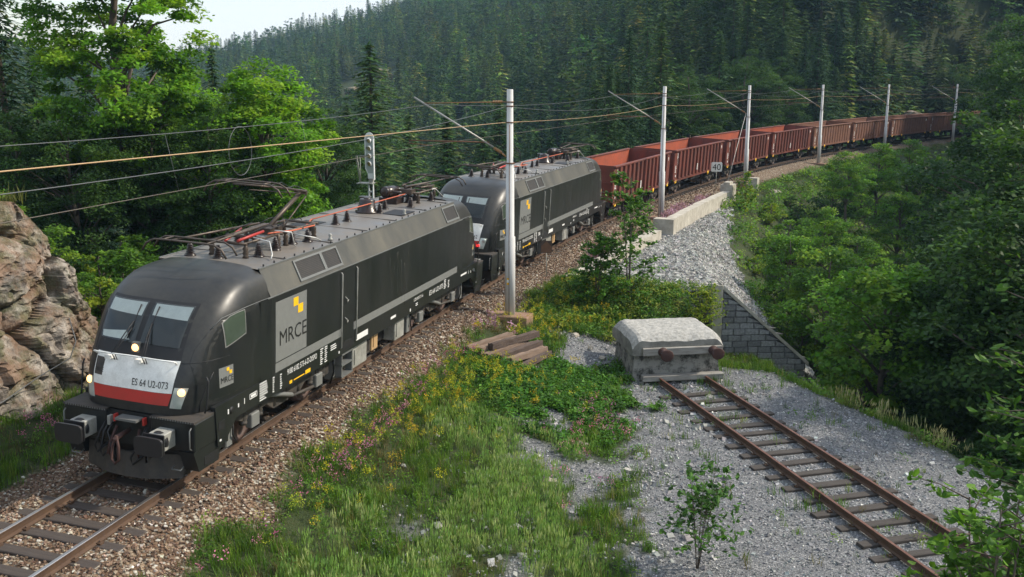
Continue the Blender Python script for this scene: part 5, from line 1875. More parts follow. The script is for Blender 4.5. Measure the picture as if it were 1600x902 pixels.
for i in range(len(SS) - 1):
    for t in (.12, .31, .5, .69, .88):
        s = SS[i] + (SS[i + 1] - SS[i]) * t
        if s > 120 or s < -6: continue
        zt = 6.86 - 4 * .26 * t * (1 - t)
        pa = at(SS[i], -.3, 0, False).lerp(at(SS[i + 1], -.3, 0, False), t)
        pb = at(SS[i], -.25 if i % 2 else .1, 0, False).lerp(at(SS[i + 1], .1 if i % 2 else -.25, 0, False), t)
        b.tube([(pa.x, pa.y, zt), (pb.x, pb.y, 5.46)], .004, 5)
tag(b.build("droppers", m_grwire), "thin droppers tying the contact wire to the carrying wire", "overhead wire", "overhead wires", "stuff")
b = MB(); b.tube([at(5.65 + .5 * math.sin(a), -.2, 6.06 + .56 * math.cos(a), False) for a in np.linspace(0, 2 * math.pi, 33)], .007, 6)
tag(b.build("jumper_loop", m_grwire), "round loop of jumper cable hanging between the wires above the raised pantograph", "cable loop")
wire("stay_wire", [at(69.17, MD - .2, 5.2, False), at(62.2, 2.9, -.55, False)], .022, m_galv, "pale stay rod leaning from the third mast down to the ballast", "mast stays")

# ------------------------------------------------------------ signal
m_sgrey = dirty("signal_grey", (0.74, 0.76, 0.74), (0.52, 0.53, 0.51), .5, 0, 4)
m_sgrn = plain("signal_back", (0.33, 0.36, 0.34), .5)
m_lens = plain("lamp_lens", (0.30, 0.25, 0.10), .2)
sx, sy = -4.95, 23.6
sig = empty("railway_signal", (sx, sy, -.9), (0, 0, .12), "grey signal with four lamps in one column on a lattice mast beyond the leading locomotive", "signal")
sig.scale = (.84, 1, 1)
b = MB()
for x in (-.11, .11): b.box(x - .028, x + .028, -.05, .05, 0, 4.4)
z = .2
while z < 4.3: b.box(-.082, .082, -.045, .045, z, z + .05); z += .42
b.build("lattice_mast", m_sgrey, sig)
b = MB()
pl = [(.25 * math.cos(a), 6.18 + .30 * math.sin(a)) for a in np.linspace(0, math.pi, 14)] + [(-.25, 4.98), (-.12, 4.75), (-.12, 4.55), (.23, 4.55)]
b.prism(pl, 'y', -.06, -.02, 0)
pl2 = [(.19 * math.cos(a), 6.18 + .19 * math.sin(a)) for a in np.linspace(0, math.pi, 14)] + [(-.19, 5.0), (-.09, 4.78), (.19, 4.78)]
b.prism(pl2, 'y', -.065, -.0605, 1)
b.box(.2, .24, -.16, -.02, 4.5, 6.2, 0)
b.build("signal_head", [m_sgrey, m_sgrn], sig)
for z in (6.14, 5.82, 5.50, 5.18):
    b = MB(); b.lathe((-.0, -.06, z), (0, -1, 0), [(0, .105), (.05, .10), (.08, .08)], 16, 1)
    V = []; F = []
    for j, y in enumerate((-.07, -.26)):
        for a in np.linspace(-.3, math.pi + .3, 10): V.append((.125 * math.cos(a), y, z + .125 * math.sin(a) - (.03 if j else 0)))
    b.add(V, [(k, k + 1, k + 11, k + 10) for k in range(9)], 0)
    b.build("signal_lamp", [m_sgrey, m_lens], sig)
b = MB()
b.box(-.62, .2, -.35, .12, 4.35, 4.39); b.tube([(-.55, -.05, 4.4), (-.72, -.05, 5.5), (-.05, -.05, 5.5)], .022, 6); b.tube([(-.50, -.05, 4.4), (-.50, -.05, 5.48)], .018, 6)
b.tube([(-.55, .1, 4.4), (-.72, .1, 5.5)], .018, 6); b.box(-.1, .12, -.02, .14, 4.4, 4.75)
b.build("platform", m_lgrey, sig)

# ------------------------------------------------------------ signs
x, y = at_sd(63, 1.95)
sg_ = empty("speed_sign", (float(x), float(y), -.75), (0, 0, .25), "white board with black 40 on a thin post beside the parapet end", "sign")
b = MB(); b.tube([(0, 0, 0), (0, 0, 2.2)], .03, 8); b.build("post", m_galv, sg_)
b = MB(); b.prism([(-.36, 1.68), (.36, 1.68), (.42, 1.76), (.42, 2.32), (.36, 2.40), (-.36, 2.40), (-.42, 2.32), (-.42, 1.76)], 'y', -.06, -.035)
brd = b.build("board", m_white, sg_)
b = MB(); place_text(b, "40", lambda u, v: (-.31 + u, -.064, 1.79 + v), .62, .48)
V = list(b.v)
b.build("numeral", m_btxt, brd)
for o_ in ("numeral",):
    pass
x, y = at_sd(25.3, 2.05)
sg2 = empty("track_sign", (float(x), float(y), -.62), (0, 0, .30), "small dark board with a brown pointed field on a thin post beside the second locomotive", "sign")
b = MB(); b.tube([(0, 0, 0), (-.03, 0, 1.3)], .022, 8); b.build("post", m_lgrey, sg2)
m_bsign = dirty("brown_sign_face", (0.20, 0.105, 0.06), (0.14, 0.07, 0.04), .7, 0, 6)
b = MB(); b.box(-.27, .21, -.05, -.03, 1.18, 1.70); bb_ = b.build("board", m_rotdk, sg2)
b = MB(); b.prism([(-.25, 1.20), (.19, 1.20), (.19, 1.46), (-.03, 1.68), (-.25, 1.46)], 'y', -.058, -.051); b.build("face", m_bsign, bb_)

# ------------------------------------------------------------ rock cutting on the left
m_rock = bpy.data.materials.new("cut_rock"); m_rock.use_nodes = True
nt = m_rock.node_tree; bs_ = nt.nodes["Principled BSDF"]
co = coords(nt)
n1 = noise_tex(nt, co, .9, 8, .7); n2 = noise_tex(nt, co, 2.4, 9, .68); n3 = noise_tex(nt, co, 22, 4)
c = ramp(nt, n2, [(.36, (0.07, 0.058, 0.048)), (.46, (0.16, 0.14, 0.12)), (.54, (0.26, 0.225, 0.185)), (.66, (0.43, 0.39, 0.34))])
c = mixc(nt, ramp(nt, n1, [(.46, 0.0), (.58, .8)]), c, (0.20, 0.125, 0.08))
geo = nt.nodes.new("ShaderNodeNewGeometry")
c = mixc(nt, mathn(nt, 'MULTIPLY', ramp(nt, mathn(nt, 'MULTIPLY_ADD', n3, .3, noise_tex(nt, co, 1.6, 4)), [(.62, 0.0), (.80, .6)]), 1.0), c, (0.07, 0.085, 0.03))
nt.links.new(c, bs_.inputs['Base Color']); bs_.inputs['Roughness'].default_value = .9; bs_.inputs['Specular IOR Level'].default_value = .2
bump(nt, bs_, mathn(nt, 'MULTIPLY_ADD', n3, .4, n2), 1.0, .08)
# path of the foot and of the top edge
foot = [(-5.4, -9.0), (-5.5, -2), (-5.5, 3), (-5.5, 6.2), (-5.7, 7.6), (-6.8, 9.0), (-10, 10), (-14, 10.6)]
top_ = [(-7.8, -9.0), (-7.8, -2), (-7.6, 3), (-7.1, 6.1), (-7.2, 7.3), (-8.2, 8.2), (-10.5, 8.6), (-14, 8.8)]
th_ = [5.2, 5.2, 5.1, 4.6, 3.5, 2.9, 2.9, 3.4]
NU, NV = 240, 110
us = np.linspace(0, 7, NU); V = []
fx = np.interp(us, range(8), [p[0] for p in foot]); fy = np.interp(us, range(8), [p[1] for p in foot])
tx = np.interp(us, range(8), [p[0] for p in top_]); ty = np.interp(us, range(8), [p[1] for p in top_]); tz = np.interp(us, range(8), th_)
for i in range(NU):
    dx, dy = fx[min(i + 1, NU - 1)] - fx[max(i - 1, 0)], fy[min(i + 1, NU - 1)] - fy[max(i - 1, 0)]
    L = math.hypot(dx, dy) or 1; nx_, ny_ = dy / L, -dx / L
    for j in range(NV):
        v = j / (NV - 1)
        e = v ** .8
        p = Vector((fx[i] * (1 - e) + tx[i] * e, fy[i] * (1 - e) + ty[i] * e, -1.0 + (tz[i] + 1.0) * v))
        q = p * .55
        f1 = mnoise.fractal(q, 1.0, 2.0, 3)
        disp = 0
        for (fs, amp) in ((.55, .50), (1.5, .16), (3.8, .07)):
            pp = Vector((p.x * fs + p.z * fs * .35, p.y * fs + p.z * fs * .25, p.z * fs * 1.1))
            dd_, pt_ = mnoise.voronoi(pp)
            hh_ = mnoise.noise_vector(pt_[0] * 7.3)
            disp += amp * (hh_.x * 1.1 + (pp - pt_[0]).dot(hh_) * 1.3 - .45 * max(0, .10 - (dd_[1] - dd_[0])) / .10)
        cell = mnoise.voronoi(Vector((p.x * .8 + p.z * .5, p.y * .8, p.z * 1.5 + p.y * .5)))[0]
        r1 = .35 * f1 + disp + .15
        c2 = mnoise.voronoi(Vector((p.x * 2.6, p.y * 2.6 + p.z, p.z * 3.4)))[0]
        c3 = mnoise.voronoi(Vector((p.x * 5.5 + p.z, p.y * 5.5, p.z * 6.5)))[0]
        r1 += .05 * mnoise.noise(p * 9) + .06 * (c2[1] - c2[0])
        fade = min(1, (1 - v) * 6) * .8 + .2
        p.x += nx_ * r1 * fade; p.y += ny_ * r1 * fade
        V.append(tuple(p))
F = [(i * NV + j, (i + 1) * NV + j, (i + 1) * NV + j + 1, i * NV + j + 1) for i in range(NU - 1) for j in range(NV - 1)]
me = np_mesh("rock_face", np.array(V), np.array(F), m_rock)
tag(link_mesh("rock_face", me), kind='structure')
# rock mesh netting cable
b = MB()
b.tube([(-6.0, -1.5, -.2), (-5.9, 1.5, -.05), (-5.7, 3.6, .15), (-5.5, 4.6, .5), (-5.15, 5.3, .8), (-5.1, 5.5, 1.2), (-5.5, 5.8, 1.7)], .014, 6)
tag(b.build("hanging_cable", m_grwire), "grey cable hanging across the rock cutting left of the locomotive", "cable")
n = 220
X = rng.uniform(-10.5, -7.5, n); Y = rng.uniform(-5, 7.2, n)
V_, F_, C_ = scatter(GT, GF, np.stack([X, Y, np.full(n, 4.55) + (Y < 4) * .3], -1), rng.uniform(0, 6, n), rng.uniform(.9, 1.8, n), rng.normal(0, .3, n), rng.normal(.3, .3, n), pick_cols([(0.22, 0.17, 0.07), (0.14, 0.16, 0.05), (0.3, 0.22, 0.1)], n))
tag(link_mesh("dry_grass", np_mesh("dry_grass", V_, F_, m_grass, C_)), "dry brownish grass along the top of the rock cutting", "grass", kind="stuff")
# small outcrop by the far curve
x, y = at_sd(150, -6); boulder(float(x), float(y), 2.6, 2, 2.4, "grey rock outcrop beside the far end of the train", zz=1.0, name="rock_outcrop", mat=m_rock)
# ------------------------------------------------------------ trees
m_bark = dirty("bark", (0.075, 0.055, 0.042), (0.13, 0.105, 0.085), .9, 0, 6, sc3=(1, 1, .25), bmp=.8)
m_needle = leafmat("spruce_needles", .18, .6)
_nt = m_needle.node_tree
_oi = _nt.nodes.new("ShaderNodeObjectInfo")
_rp = ramp(_nt, _oi.outputs['Random'], [(0.0, (.55, .66, .72)), (.35, (.85, .98, .95)), (.7, (1.15, 1.15, .95)), (1.0, (1.75, 1.55, 1.0))])
_at = [n for n in _nt.nodes if n.type == 'ATTRIBUTE'][0]
_mc = mixc(_nt, 1.0, _at.outputs['Color'], _rp, 'MULTIPLY')
for _l in list(_nt.links):
    if _l.from_node == _at and _l.to_socket.node.name != _mc.node.name:
        _ts = _l.to_socket; _nt.links.remove(_l); _nt.links.new(_mc, _ts)
m_decid = leafmat("tree_leaves", .44, .5)


def quads_diamond(C, A, B):
    """centres, half long axis, half short axis -> vertices and faces"""
    V = np.stack([C - A, C + B, C + A, C - B], 1).reshape(-1, 3)
    F = np.arange(len(V)).reshape(-1, 4)
    return V, F


def unit(v): return v / np.maximum(np.linalg.norm(v, axis=-1, keepdims=True), 1e-9)


def spruce_mesh(H, R, whorls, per, twigs, pal, seed, droop=.35, base=.12, tw=.33):
    r = np.random.default_rng(seed)
    C = []; A = []; B = []; K = []
    for w in range(whorls):
        t = base + (1 - base) * (w / whorls) ** .92
        L = R * 1.12 * (1 - t) ** .9 * r.uniform(.75, 1.15) + .12
        nb = max(4, int(per * (.6 + .4 * (1 - t))))
        a0 = r.uniform(0, 6.28)
        for k in range(nb):
            a = a0 + 2 * math.pi * k / nb + r.normal(0, .22)
            Lb = L * r.uniform(.6, 1.15)
            dirv = np.array([math.cos(a), math.sin(a), 0]); side = np.array([-math.sin(a), math.cos(a), 0])
            nt_ = max(2, int(twigs * Lb / R) + 2)
            shade = r.uniform(.75, 1.2)
            for q in range(nt_):
                u = (q + r.uniform(.1, .9)) / nt_
                z = t * H - droop * Lb * u ** 1.4 + .12 * Lb * max(0, u - .7) + r.normal(0, .06)
                wd_ = (1 - u) * .45 * Lb * .55 + .10
                for sgn in (-1, 1):
                    off = sgn * wd_ * r.uniform(.2, 1)
                    c = dirv * Lb * u + side * off + np.array([0, 0, z - abs(off) * .25])
                    ax = unit(dirv * .7 + side * sgn * r.uniform(.3, 1.1) + np.array([0, 0, -.35 + r.normal(0, .2)]))
                    nn = unit(np.array([r.normal(0, .45), r.normal(0, .45), 1]))
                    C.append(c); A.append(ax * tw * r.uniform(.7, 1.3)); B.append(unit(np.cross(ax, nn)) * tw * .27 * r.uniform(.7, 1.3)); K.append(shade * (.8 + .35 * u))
    for q in range(10):
        C.append(np.array([r.normal(0, .05), r.normal(0, .05), H * (1 - .008 * q)])); A.append(np.array([r.normal(0, .05), r.normal(0, .05), .22])); B.append(unit(np.array([r.normal(), r.normal(), 0])) * .06); K.append(1)
    V, F = quads_diamond(np.array(C), np.array(A), np.array(B))
    pal = np.array(pal); i = r.choice(len(pal), len(K))
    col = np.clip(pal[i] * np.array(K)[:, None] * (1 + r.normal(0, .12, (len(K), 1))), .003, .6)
    return V, F, np.repeat(col, 4, 0)


def trunk_mb(H, r0, lean=.0, seed=0, top=.92):
    b = MB(); r = random.Random(seed); n = 7
    b.tube([(lean * (k / n) ** 2 + r.uniform(-.03, .03) * H * .1, r.uniform(-.03, .03) * H * .1, -1.2 + (H * top + 1.2) * k / n) for k in range(n + 1)], [r0 * (1 - .85 * k / n) for k in range(n + 1)], 8)
    return b


def proto_tree(V, F, C, leafm, trunk, name="crown"):
    return np_mesh(name, V, F, leafm, C), trunk.fix(trunk.mesh("trunk", m_bark))


SPAL = [(0.032, 0.070, 0.030), (0.042, 0.086, 0.034), (0.026, 0.056, 0.026), (0.060, 0.10, 0.036)]
SPAL2 = [(0.05, 0.105, 0.03), (0.07, 0.135, 0.035), (0.036, 0.075, 0.028), (0.11, 0.13, 0.04)]
spr = []
for k, (R, pal, dr) in enumerate([(4.0, SPAL, .30), (4.6, SPAL, .38), (3.5, SPAL, .25), (4.2, SPAL2, .32), (4.8, SPAL2, .42)]):
    H = 20
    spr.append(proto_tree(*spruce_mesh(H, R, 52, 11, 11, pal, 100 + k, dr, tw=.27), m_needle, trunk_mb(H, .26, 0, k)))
# far, coarser and lighter to render
spf = []
for k, R in enumerate([3.8, 4.5, 3.3, 4.1]):
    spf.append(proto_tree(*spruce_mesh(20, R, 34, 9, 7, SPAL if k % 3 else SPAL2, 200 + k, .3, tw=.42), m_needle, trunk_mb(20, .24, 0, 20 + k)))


def decid_mesh(H, R, zc, clumps, leaves, size, pal, seed, flat=.75, cl=.9, ry=None, top_heavy=0.0, open_=0.0):
    """crown of leaf clumps on limbs; returns leaves and a limbed trunk"""
    r = np.random.default_rng(seed)
    ctr = []
    while len(ctr) < clumps:
        u = unit(r.normal(0, 1, 3)); rad = r.uniform(.35, 1) ** .6
        p = u * rad * np.array([R, R, (H - zc)])
        if p[2] < -(zc - .18 * H): continue
        p[2] *= 1.0 if p[2] > 0 else min(1, (zc - .15 * H) / (H - zc))
        p[:2] *= 1 - .35 * max(0, p[2] / (H - zc)) ** 2
        ctr.append(p + np.array([0, 0, zc]))
    ctr = np.array(ctr)
    n = clumps * leaves
    ci = np.repeat(np.arange(clumps), leaves)
    cs = r.uniform(.6, 1.25, clumps) * cl
    u = unit(r.normal(0, 1, (n, 3))) * (r.random((n, 1)) ** .45)
    P = ctr[ci] + u * cs[ci][:, None] * np.array([1, 1, .42])
    P[:, 2] -= .18 * (u[:, 0] ** 2 + u[:, 1] ** 2) * cs[ci]
    out = unit(P - np.array([0, 0, zc * .8]))
    A = unit(r.normal(0, 1, (n, 3)) * np.array([1, 1, .5]) + out * .5 + np.array([0, 0, -.35]))
    nn = unit(np.array([0, 0, 1.0]) + r.normal(0, .45, (n, 3)) + out * .35)
    B = unit(np.cross(A, nn))
    s = (size * r.uniform(.65, 1.3, n))[:, None]
    V, F = quads_diamond(P, A * s, B * s * .62)
    pal = np.array(pal); k = r.choice(len(pal), clumps)
    col = pal[k][ci] * (1 + r.normal(0, .16, (n, 1))) * (1 + r.normal(0, .05, (n, 3)))
    b = MB()
    rr = random.Random(seed)
    r0 = .016 * H + .04
    pts = [(rr.uniform(-.02, .02) * H, rr.uniform(-.02, .02) * H, z) for z in np.linspace(0, H * .88, 7)]
    pts[0] = (0, 0, -1.0)
    b.tube(pts, [r0 * (1 - .8 * i / 6) for i in range(7)], 9)
    for j in range(0, clumps, max(1, clumps // 34)):
        c = ctr[j]; z0 = max(H * .15, c[2] - .45 * math.hypot(c[0], c[1]) - .08 * H)
        t = min(.95, z0 / (H * .88)); k0 = int(t * 6); f = t * 6 - k0
        p0 = Vector(pts[k0]).lerp(Vector(pts[min(k0 + 1, 6)]), f)
        m_ = p0.lerp(Vector(c), .5) + Vector((0, 0, .06 * H * rr.uniform(0, 1)))
        q = r0 * (1 - .75 * t) * .45
        b.tube([p0, m_, Vector(c)], [q, q * .6, q * .2], 5)
    return V, F, np.clip(np.repeat(col, 4, 0), .004, .7), b


def decid(*a, **k):
    V, F, C, b = decid_mesh(*a, **k)
    return proto_tree(V, F, C, m_decid, b)


def plant_tree(pr, x, y, z, sc_, label, group=None, name="tree", cat="tree", rot=None, sz=None, wide=None):
    o = empty(name, (x, y, z), (0, 0, random.uniform(0, 6.28) if rot is None else rot), label, cat, group)
    w_ = wide or 1; o.scale = (sc_ * w_, sc_ * w_, sc_ * (sz or 1))
    link_mesh("crown", pr[0], o); link_mesh("trunk", pr[1], o)
    return o


def vxy(u, a):       # plan point at forward distance a seen in image column u (of 1600)
    D = a * .979 + 1.5
    x, y = plan(a, (u - 800) / 1540.2 * D)
    return float(x), float(y)


MAPLE = [(0.13, 0.28, 0.025), (0.17, 0.34, 0.03), (0.10, 0.22, 0.02), (0.22, 0.36, 0.035), (0.07, 0.16, 0.018)]
GREEN = [(0.095, 0.21, 0.026), (0.13, 0.27, 0.032), (0.07, 0.15, 0.02), (0.19, 0.31, 0.04)]
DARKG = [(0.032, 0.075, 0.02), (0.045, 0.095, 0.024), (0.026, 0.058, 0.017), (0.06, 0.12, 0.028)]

maple1 = decid(17, 3.2, 9.4, 230, 230, .098, MAPLE, 1, cl=.75)
x, y = vxy(210, 39); plant_tree(maple1, x, y, -.6, 1, "tall bright green maple with a bare reddish trunk, left of the leading locomotive", rot=1.0, name="maple_tree")
maple2 = decid(9.4, 3.2, 5.6, 170, 210, .095, MAPLE, 2, cl=.8)
x, y = vxy(418, 41); plant_tree(maple2, x, y, -.9, 1, "smaller rounded bright green maple behind the raised pantograph", rot=.4, name="maple_tree")
maple3 = decid(9, 3.0, 5.2, 150, 210, .095, MAPLE, 3, cl=.85)
x, y = vxy(300, 43); plant_tree(maple3, x, y, -.2, .95, "bright green maple filling the gap between the tall maple and the rounded one", rot=2.4, name="maple_tree")
x, y = vxy(-10, 38); plant_tree(maple3, x, y, -.8, .66, "green leafy tree at the left edge of the view above the rock cutting", rot=4.0, name="leafy_tree")
g1 = decid(8, 2.6, 4.6, 70, 110, .11, GREEN, 11, cl=.8)
g2 = decid(8, 3.0, 4.4, 80, 110, .11, GREEN, 12, cl=.85)
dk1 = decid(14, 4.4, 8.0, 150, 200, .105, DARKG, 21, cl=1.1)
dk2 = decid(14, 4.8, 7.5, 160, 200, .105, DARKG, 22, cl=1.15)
# dark trees around the maples
lft = [(75, 50, -3, .64, 0), (150, 56, -4, .66, 1), (-60, 46, -1, .86, 2), (255, 52, -4, .68, 1), (-20, 60, -3, .92, 0), (345, 56, -4, .68, 3), (30, 42, .5, .80, 4)]
lw = ["dark spruce just left of the tall maple's trunk", "dark spruce behind the tall maple's trunk", "dark spruce at the very left edge of the view", "dark spruce showing between the tall maple and its right neighbour", "tallest dark spruce in the left corner against the sky", "dark spruce behind the gap left of the rounded maple", "lower dark spruce above the rock cutting"]
for (u, a, z, sc_, k), lab in zip(lft, lw):
    x, y = vxy(u, a); plant_tree(spr[k], x, y, z, sc_, lab, "dark conifers behind the maples", "spruce_tree")
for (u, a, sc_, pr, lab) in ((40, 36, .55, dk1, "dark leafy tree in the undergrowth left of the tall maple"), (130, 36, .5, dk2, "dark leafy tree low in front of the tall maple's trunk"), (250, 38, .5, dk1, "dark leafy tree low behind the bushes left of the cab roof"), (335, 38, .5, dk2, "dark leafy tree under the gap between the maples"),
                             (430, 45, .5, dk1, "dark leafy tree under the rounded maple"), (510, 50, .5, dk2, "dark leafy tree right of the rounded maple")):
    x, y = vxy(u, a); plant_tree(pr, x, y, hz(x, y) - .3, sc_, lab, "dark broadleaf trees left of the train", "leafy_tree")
# brighter spruces close behind the train
near = [(583, 66, -5.0, .76, 4, "large spruce with brownish cones rising behind the railway signal"), (700, 62, -6.5, .62, 3, "light green young spruce behind the second locomotive's cab"), (640, 74, -7, .62, 3, "young spruce to the right of the large spruce"),
        (500, 72, -8.0, .62, 2, "narrow dark spruce between the rounded maple and the signal"), (545, 84, -9, .75, 0, "dark spruce just left of the large spruce"), (755, 78, -8, .6, 4, "young spruce right behind the nearest mast"), (860, 80, -9.0, .62, 0, "low spruce behind the second locomotive's roof"),
        (450, 80, -9.0, .8, 0, "dark spruce above the rounded maple's right shoulder"), (780, 92, -9, .75, 3, "spruce behind the nearest mast's top half"), (930, 95, -9, .85, 1, "dark spruce behind the rear of the second locomotive")]
for (u, a, z, sc_, k, lab) in near:
    x, y = vxy(u, a); plant_tree(spr[k], x, y, z, sc_, lab, None, "spruce_tree", rot=random.uniform(0, 6), wide=1.7)

# the forested hillside: candidates by size in view
def forest():
    r = np.random.default_rng(42)
    n = 22000
    a = 84 + 640 * r.random(n) ** 1.25
    ratio = r.uniform(-.66, .78, n)
    b = ratio * a
    X = CAM[0] + FW[0] * a + RT[0] * b; Y = CAM[1] + FW[1] * a + RT[1] * b
    s, d = to_sd(X, Y)
    Z = height(X, Y)
    sc_ = r.uniform(.48, .95, n) * np.where(a < 140, .9, 1.0) * np.where(ratio > .2, 1.1, 1.0)
    keep = (np.abs(d) > 9.5) & ~((d > 0) & (ratio < .505) & (a < 178)) & ~((ratio < .08) & (a < 112)) & ~((a < 100) & (ratio > -.05) & (d > 0))
    # clearing and its slim trunks
    cl = (np.abs(ratio + .145) < .03) & (a > 300) & (a < 400)
    keep &= ~cl
    keep &= ~((ratio < -.42) & (a > 110) & (a < 500) & (r.random(n) < .0))
    # thin to a sensible spacing with a coarse occupancy grid that grows with distance
    cell = {}
    out = []
    for i in np.argsort(a):
        if not keep[i]: continue
        g = 4.2 if a[i] < 200 else 5.0 if a[i] < 350 else 6.0
        key = (round(a[i] / g), round(b[i] / g), g)
        if key in cell: continue
        cell[key] = 1
        out.append(i)
    out = np.array(out)
    return a[out], ratio[out], X[out], Y[out], Z[out], sc_[out], d[out], s[out]


fa, fr_, fX, fY, fZ, fS, fD, fs_ = forest()
order = np.argsort(fa / fS)
N_IND = 262
kinds = random.Random(5)
for j, i in enumerate(order[:N_IND]):
    rt = fr_[i]
    if fD[i] > 0: lab, gr_ = "conifer on the wooded slope across the ravine at the right", "conifers across the ravine"
    elif rt < -.25: lab, gr_ = "conifer standing in the valley behind the maples at the left", "conifers behind the maples"
    elif rt < .12: lab, gr_ = "conifer in the valley forest behind the two locomotives", "conifers behind the locomotives"
    else: lab, gr_ = "conifer in the dense forest right behind the red wagons", "conifers behind the wagons"
    pool = spr if fa[i] < 150 else spf
    k = kinds.choice([0, 1, 2, 0, 1, 2, 3]) if pool is spr else kinds.randrange(4)
    if kinds.random() < (.55 if rt > .36 else .26) and rt > .1:
        plant_tree(kinds.choice([dk1, dk2]), fX[i], fY[i], fZ[i] - .5, 1.0 * fS[i] * 1.1, lab.replace("conifer", "broadleaf tree"), gr_.replace("conifers", "broadleaf trees"), "broadleaf_tree")
    else:
        plant_tree(pool[k], fX[i], fY[i], fZ[i] - .5, fS[i], lab, gr_, "conifer_tree", sz=kinds.choice([.7, .8, .9, 1.0, 1.12]), wide=kinds.choice([1.0, 1.2, 1.4]) * (1.15 if rt > .12 else 1))
# the rest of the forest as one mass
rest = order[N_IND:]
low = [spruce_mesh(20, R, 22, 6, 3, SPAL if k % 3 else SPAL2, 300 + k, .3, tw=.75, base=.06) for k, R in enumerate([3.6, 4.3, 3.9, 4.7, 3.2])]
lowd = [decid_mesh(15, 4.6, 8.5, 36, 20, .40, [(0.032, 0.075, 0.022), (0.048, 0.10, 0.026), (0.024, 0.056, 0.018)], 400 + k, cl=1.5)[:3] for k in range(2)]
mn = min(len(l[0]) for l in low) // 4 * 4
lowV = [l[0][:0] for l in low]
Vs = []; Fs = []; Cs = []; off = 0
rr = np.random.default_rng(9)
for i in rest:
    V, F, C = low[rr.integers(0, 5)]
    q = rr.uniform(0, 6.28); c, s = math.cos(q), math.sin(q)
    k = fS[i] * rr.uniform(.95, 1.45); kz = fS[i] * rr.uniform(.55, 1.05)
    W = np.stack([(V[:, 0] * c - V[:, 1] * s) * k + fX[i], (V[:, 0] * s + V[:, 1] * c) * k + fY[i], V[:, 2] * kz + fZ[i] - .5], -1)
    if rr.random() < .22:
        V, F, C = lowd[rr.integers(0, 2)]; W = V * np.array([k, k, k]) * .85 + np.array([fX[i], fY[i], fZ[i] - .5])
    tone = rr.uniform(.5, 1.55) * np.array([rr.uniform(.85, 1.3), 1, rr.uniform(.85, 1.1)])
    Vs.append(W); Fs.append(F + off); Cs.append(C * tone); off += len(W)
print("forest trees:", len(order), "merged verts", off)
tag(link_mesh("distant_forest", np_mesh("distant_forest", np.concatenate(Vs), np.concatenate(Fs), m_needle, np.concatenate(Cs))), "distant spruce forest covering the hillside", "forest", kind="stuff")
# clearing with slim bare trunks
m_bank = dirty("bank_soil", (0.24, 0.18, 0.11), (0.08, 0.09, 0.045), .95, 0, .35, amount=.5)
x, y = plan(352, -.158 * 352); boulder(float(x), float(y), 4, 3, 1.6, "tan bare clearing bank high on the forested hillside", zz=hz(float(x), float(y)) + 1.5, name="bare_bank", mat=m_bank)
x, y = plan(365, -.128 * 365); boulder(float(x), float(y), 4.5, 3, 2.2, "second paler rock patch right of the bare bank on the hillside", zz=hz(float(x), float(y)) + 3, name="bare_bank", mat=m_bank)

# ------------------------------------------------------------ shrubs and saplings
bushes = [decid(2.4, 1.3, 1.25, 26, 80, .075, GREEN, 31, cl=.45), decid(2.2, 1.5, 1.1, 28, 80, .075, [(0.09, 0.19, 0.025), (0.13, 0.24, 0.03), (0.06, 0.13, 0.02)], 32, cl=.45),
          decid(2.8, 1.2, 1.5, 26, 80, .08, DARKG, 33, cl=.5), decid(2.0, 1.2, 1.0, 22, 80, .07, [(0.17, 0.26, 0.03), (0.24, 0.30, 0.03), (0.11, 0.2, 0.025)], 34, cl=.4)]
rb_ = random.Random(8)
# ravine slope shrubs
placed = 0
for _ in range(2000):
    if placed >= 78: break
    s = rb_.uniform(25, 112)
    t = float(toe_d(s)) if s < 56 else 4.6
    d = t + (rb_.random() ** 1.3) * 15 + .9
    x, y = at_sd(s, d)
    if s < 32 and d < t + 1.6: continue
    k = rb_.choice([0, 1, 1, 0, 2, 3, 2])
    sc_ = rb_.uniform(.6, 1.5) * (1 + .02 * (d - t))
    if d < t + 2.5: sc_ *= .65
    z_ = hz(float(x), float(y))
    if s > 60 and d < 8: sc_ = min(sc_, .6)
    if s < 33 and d < t + 2.2: continue
    if s < 28 and d < 15.5: continue
    lab = ("shrub on the ravine slope below the parapet wall" if s < 58 else "shrub on the bank right of the far red wagons")
    plant_tree(bushes[k], float(x), float(y), z_ - .15, sc_, lab, "shrubs below the parapet" if s < 58 else "shrubs beside the far wagons", "shrub", "shrub")
    placed += 1
# left bank shrubs
for i in range(34):
    u = 60 + i * 12 + rb_.uniform(-10, 10); a = rb_.uniform(27, 36)
    x, y = vxy(u, a)
    s_, d_ = to_sd(np.array([x]), np.array([y]))
    if d_[0] > -5.2 or y < 9.2: continue
    plant_tree(bushes[rb_.choice([0, 1, 1, 3, 2])], x, y, hz(x, y) - .1, rb_.uniform(.6, 1.05), "shrub on the bank between the rock cutting and the maples", "shrubs left of the leading locomotive", "shrub", "shrub")
for (x, y, z_, sc_, k, lab) in ((-8.6, 5.6, 4.2, .8, 0, "shrub growing on top of the rock cutting, nearest the edge"), (-9.6, 7.0, 3.6, .9, 1, "light green shrub behind the top of the rock cutting"), (-8.6, 8.0, 2.6, .8, 1, "light green shrub where the rock cutting drops"), (-9.4, 9.4, 1.6, .8, 3, "yellow-green shrub beyond the end of the rock cutting"), (-7.9, 10.0, .6, .7, 3, "yellow-green shrub low between the rock cutting and the locomotive"), (-7.0, 11.6, .1, .7, 1, "light green shrub just behind the cab of the leading locomotive")):
    plant_tree(bushes[k], x, y, z_, sc_, lab, None, "shrub", "shrub")
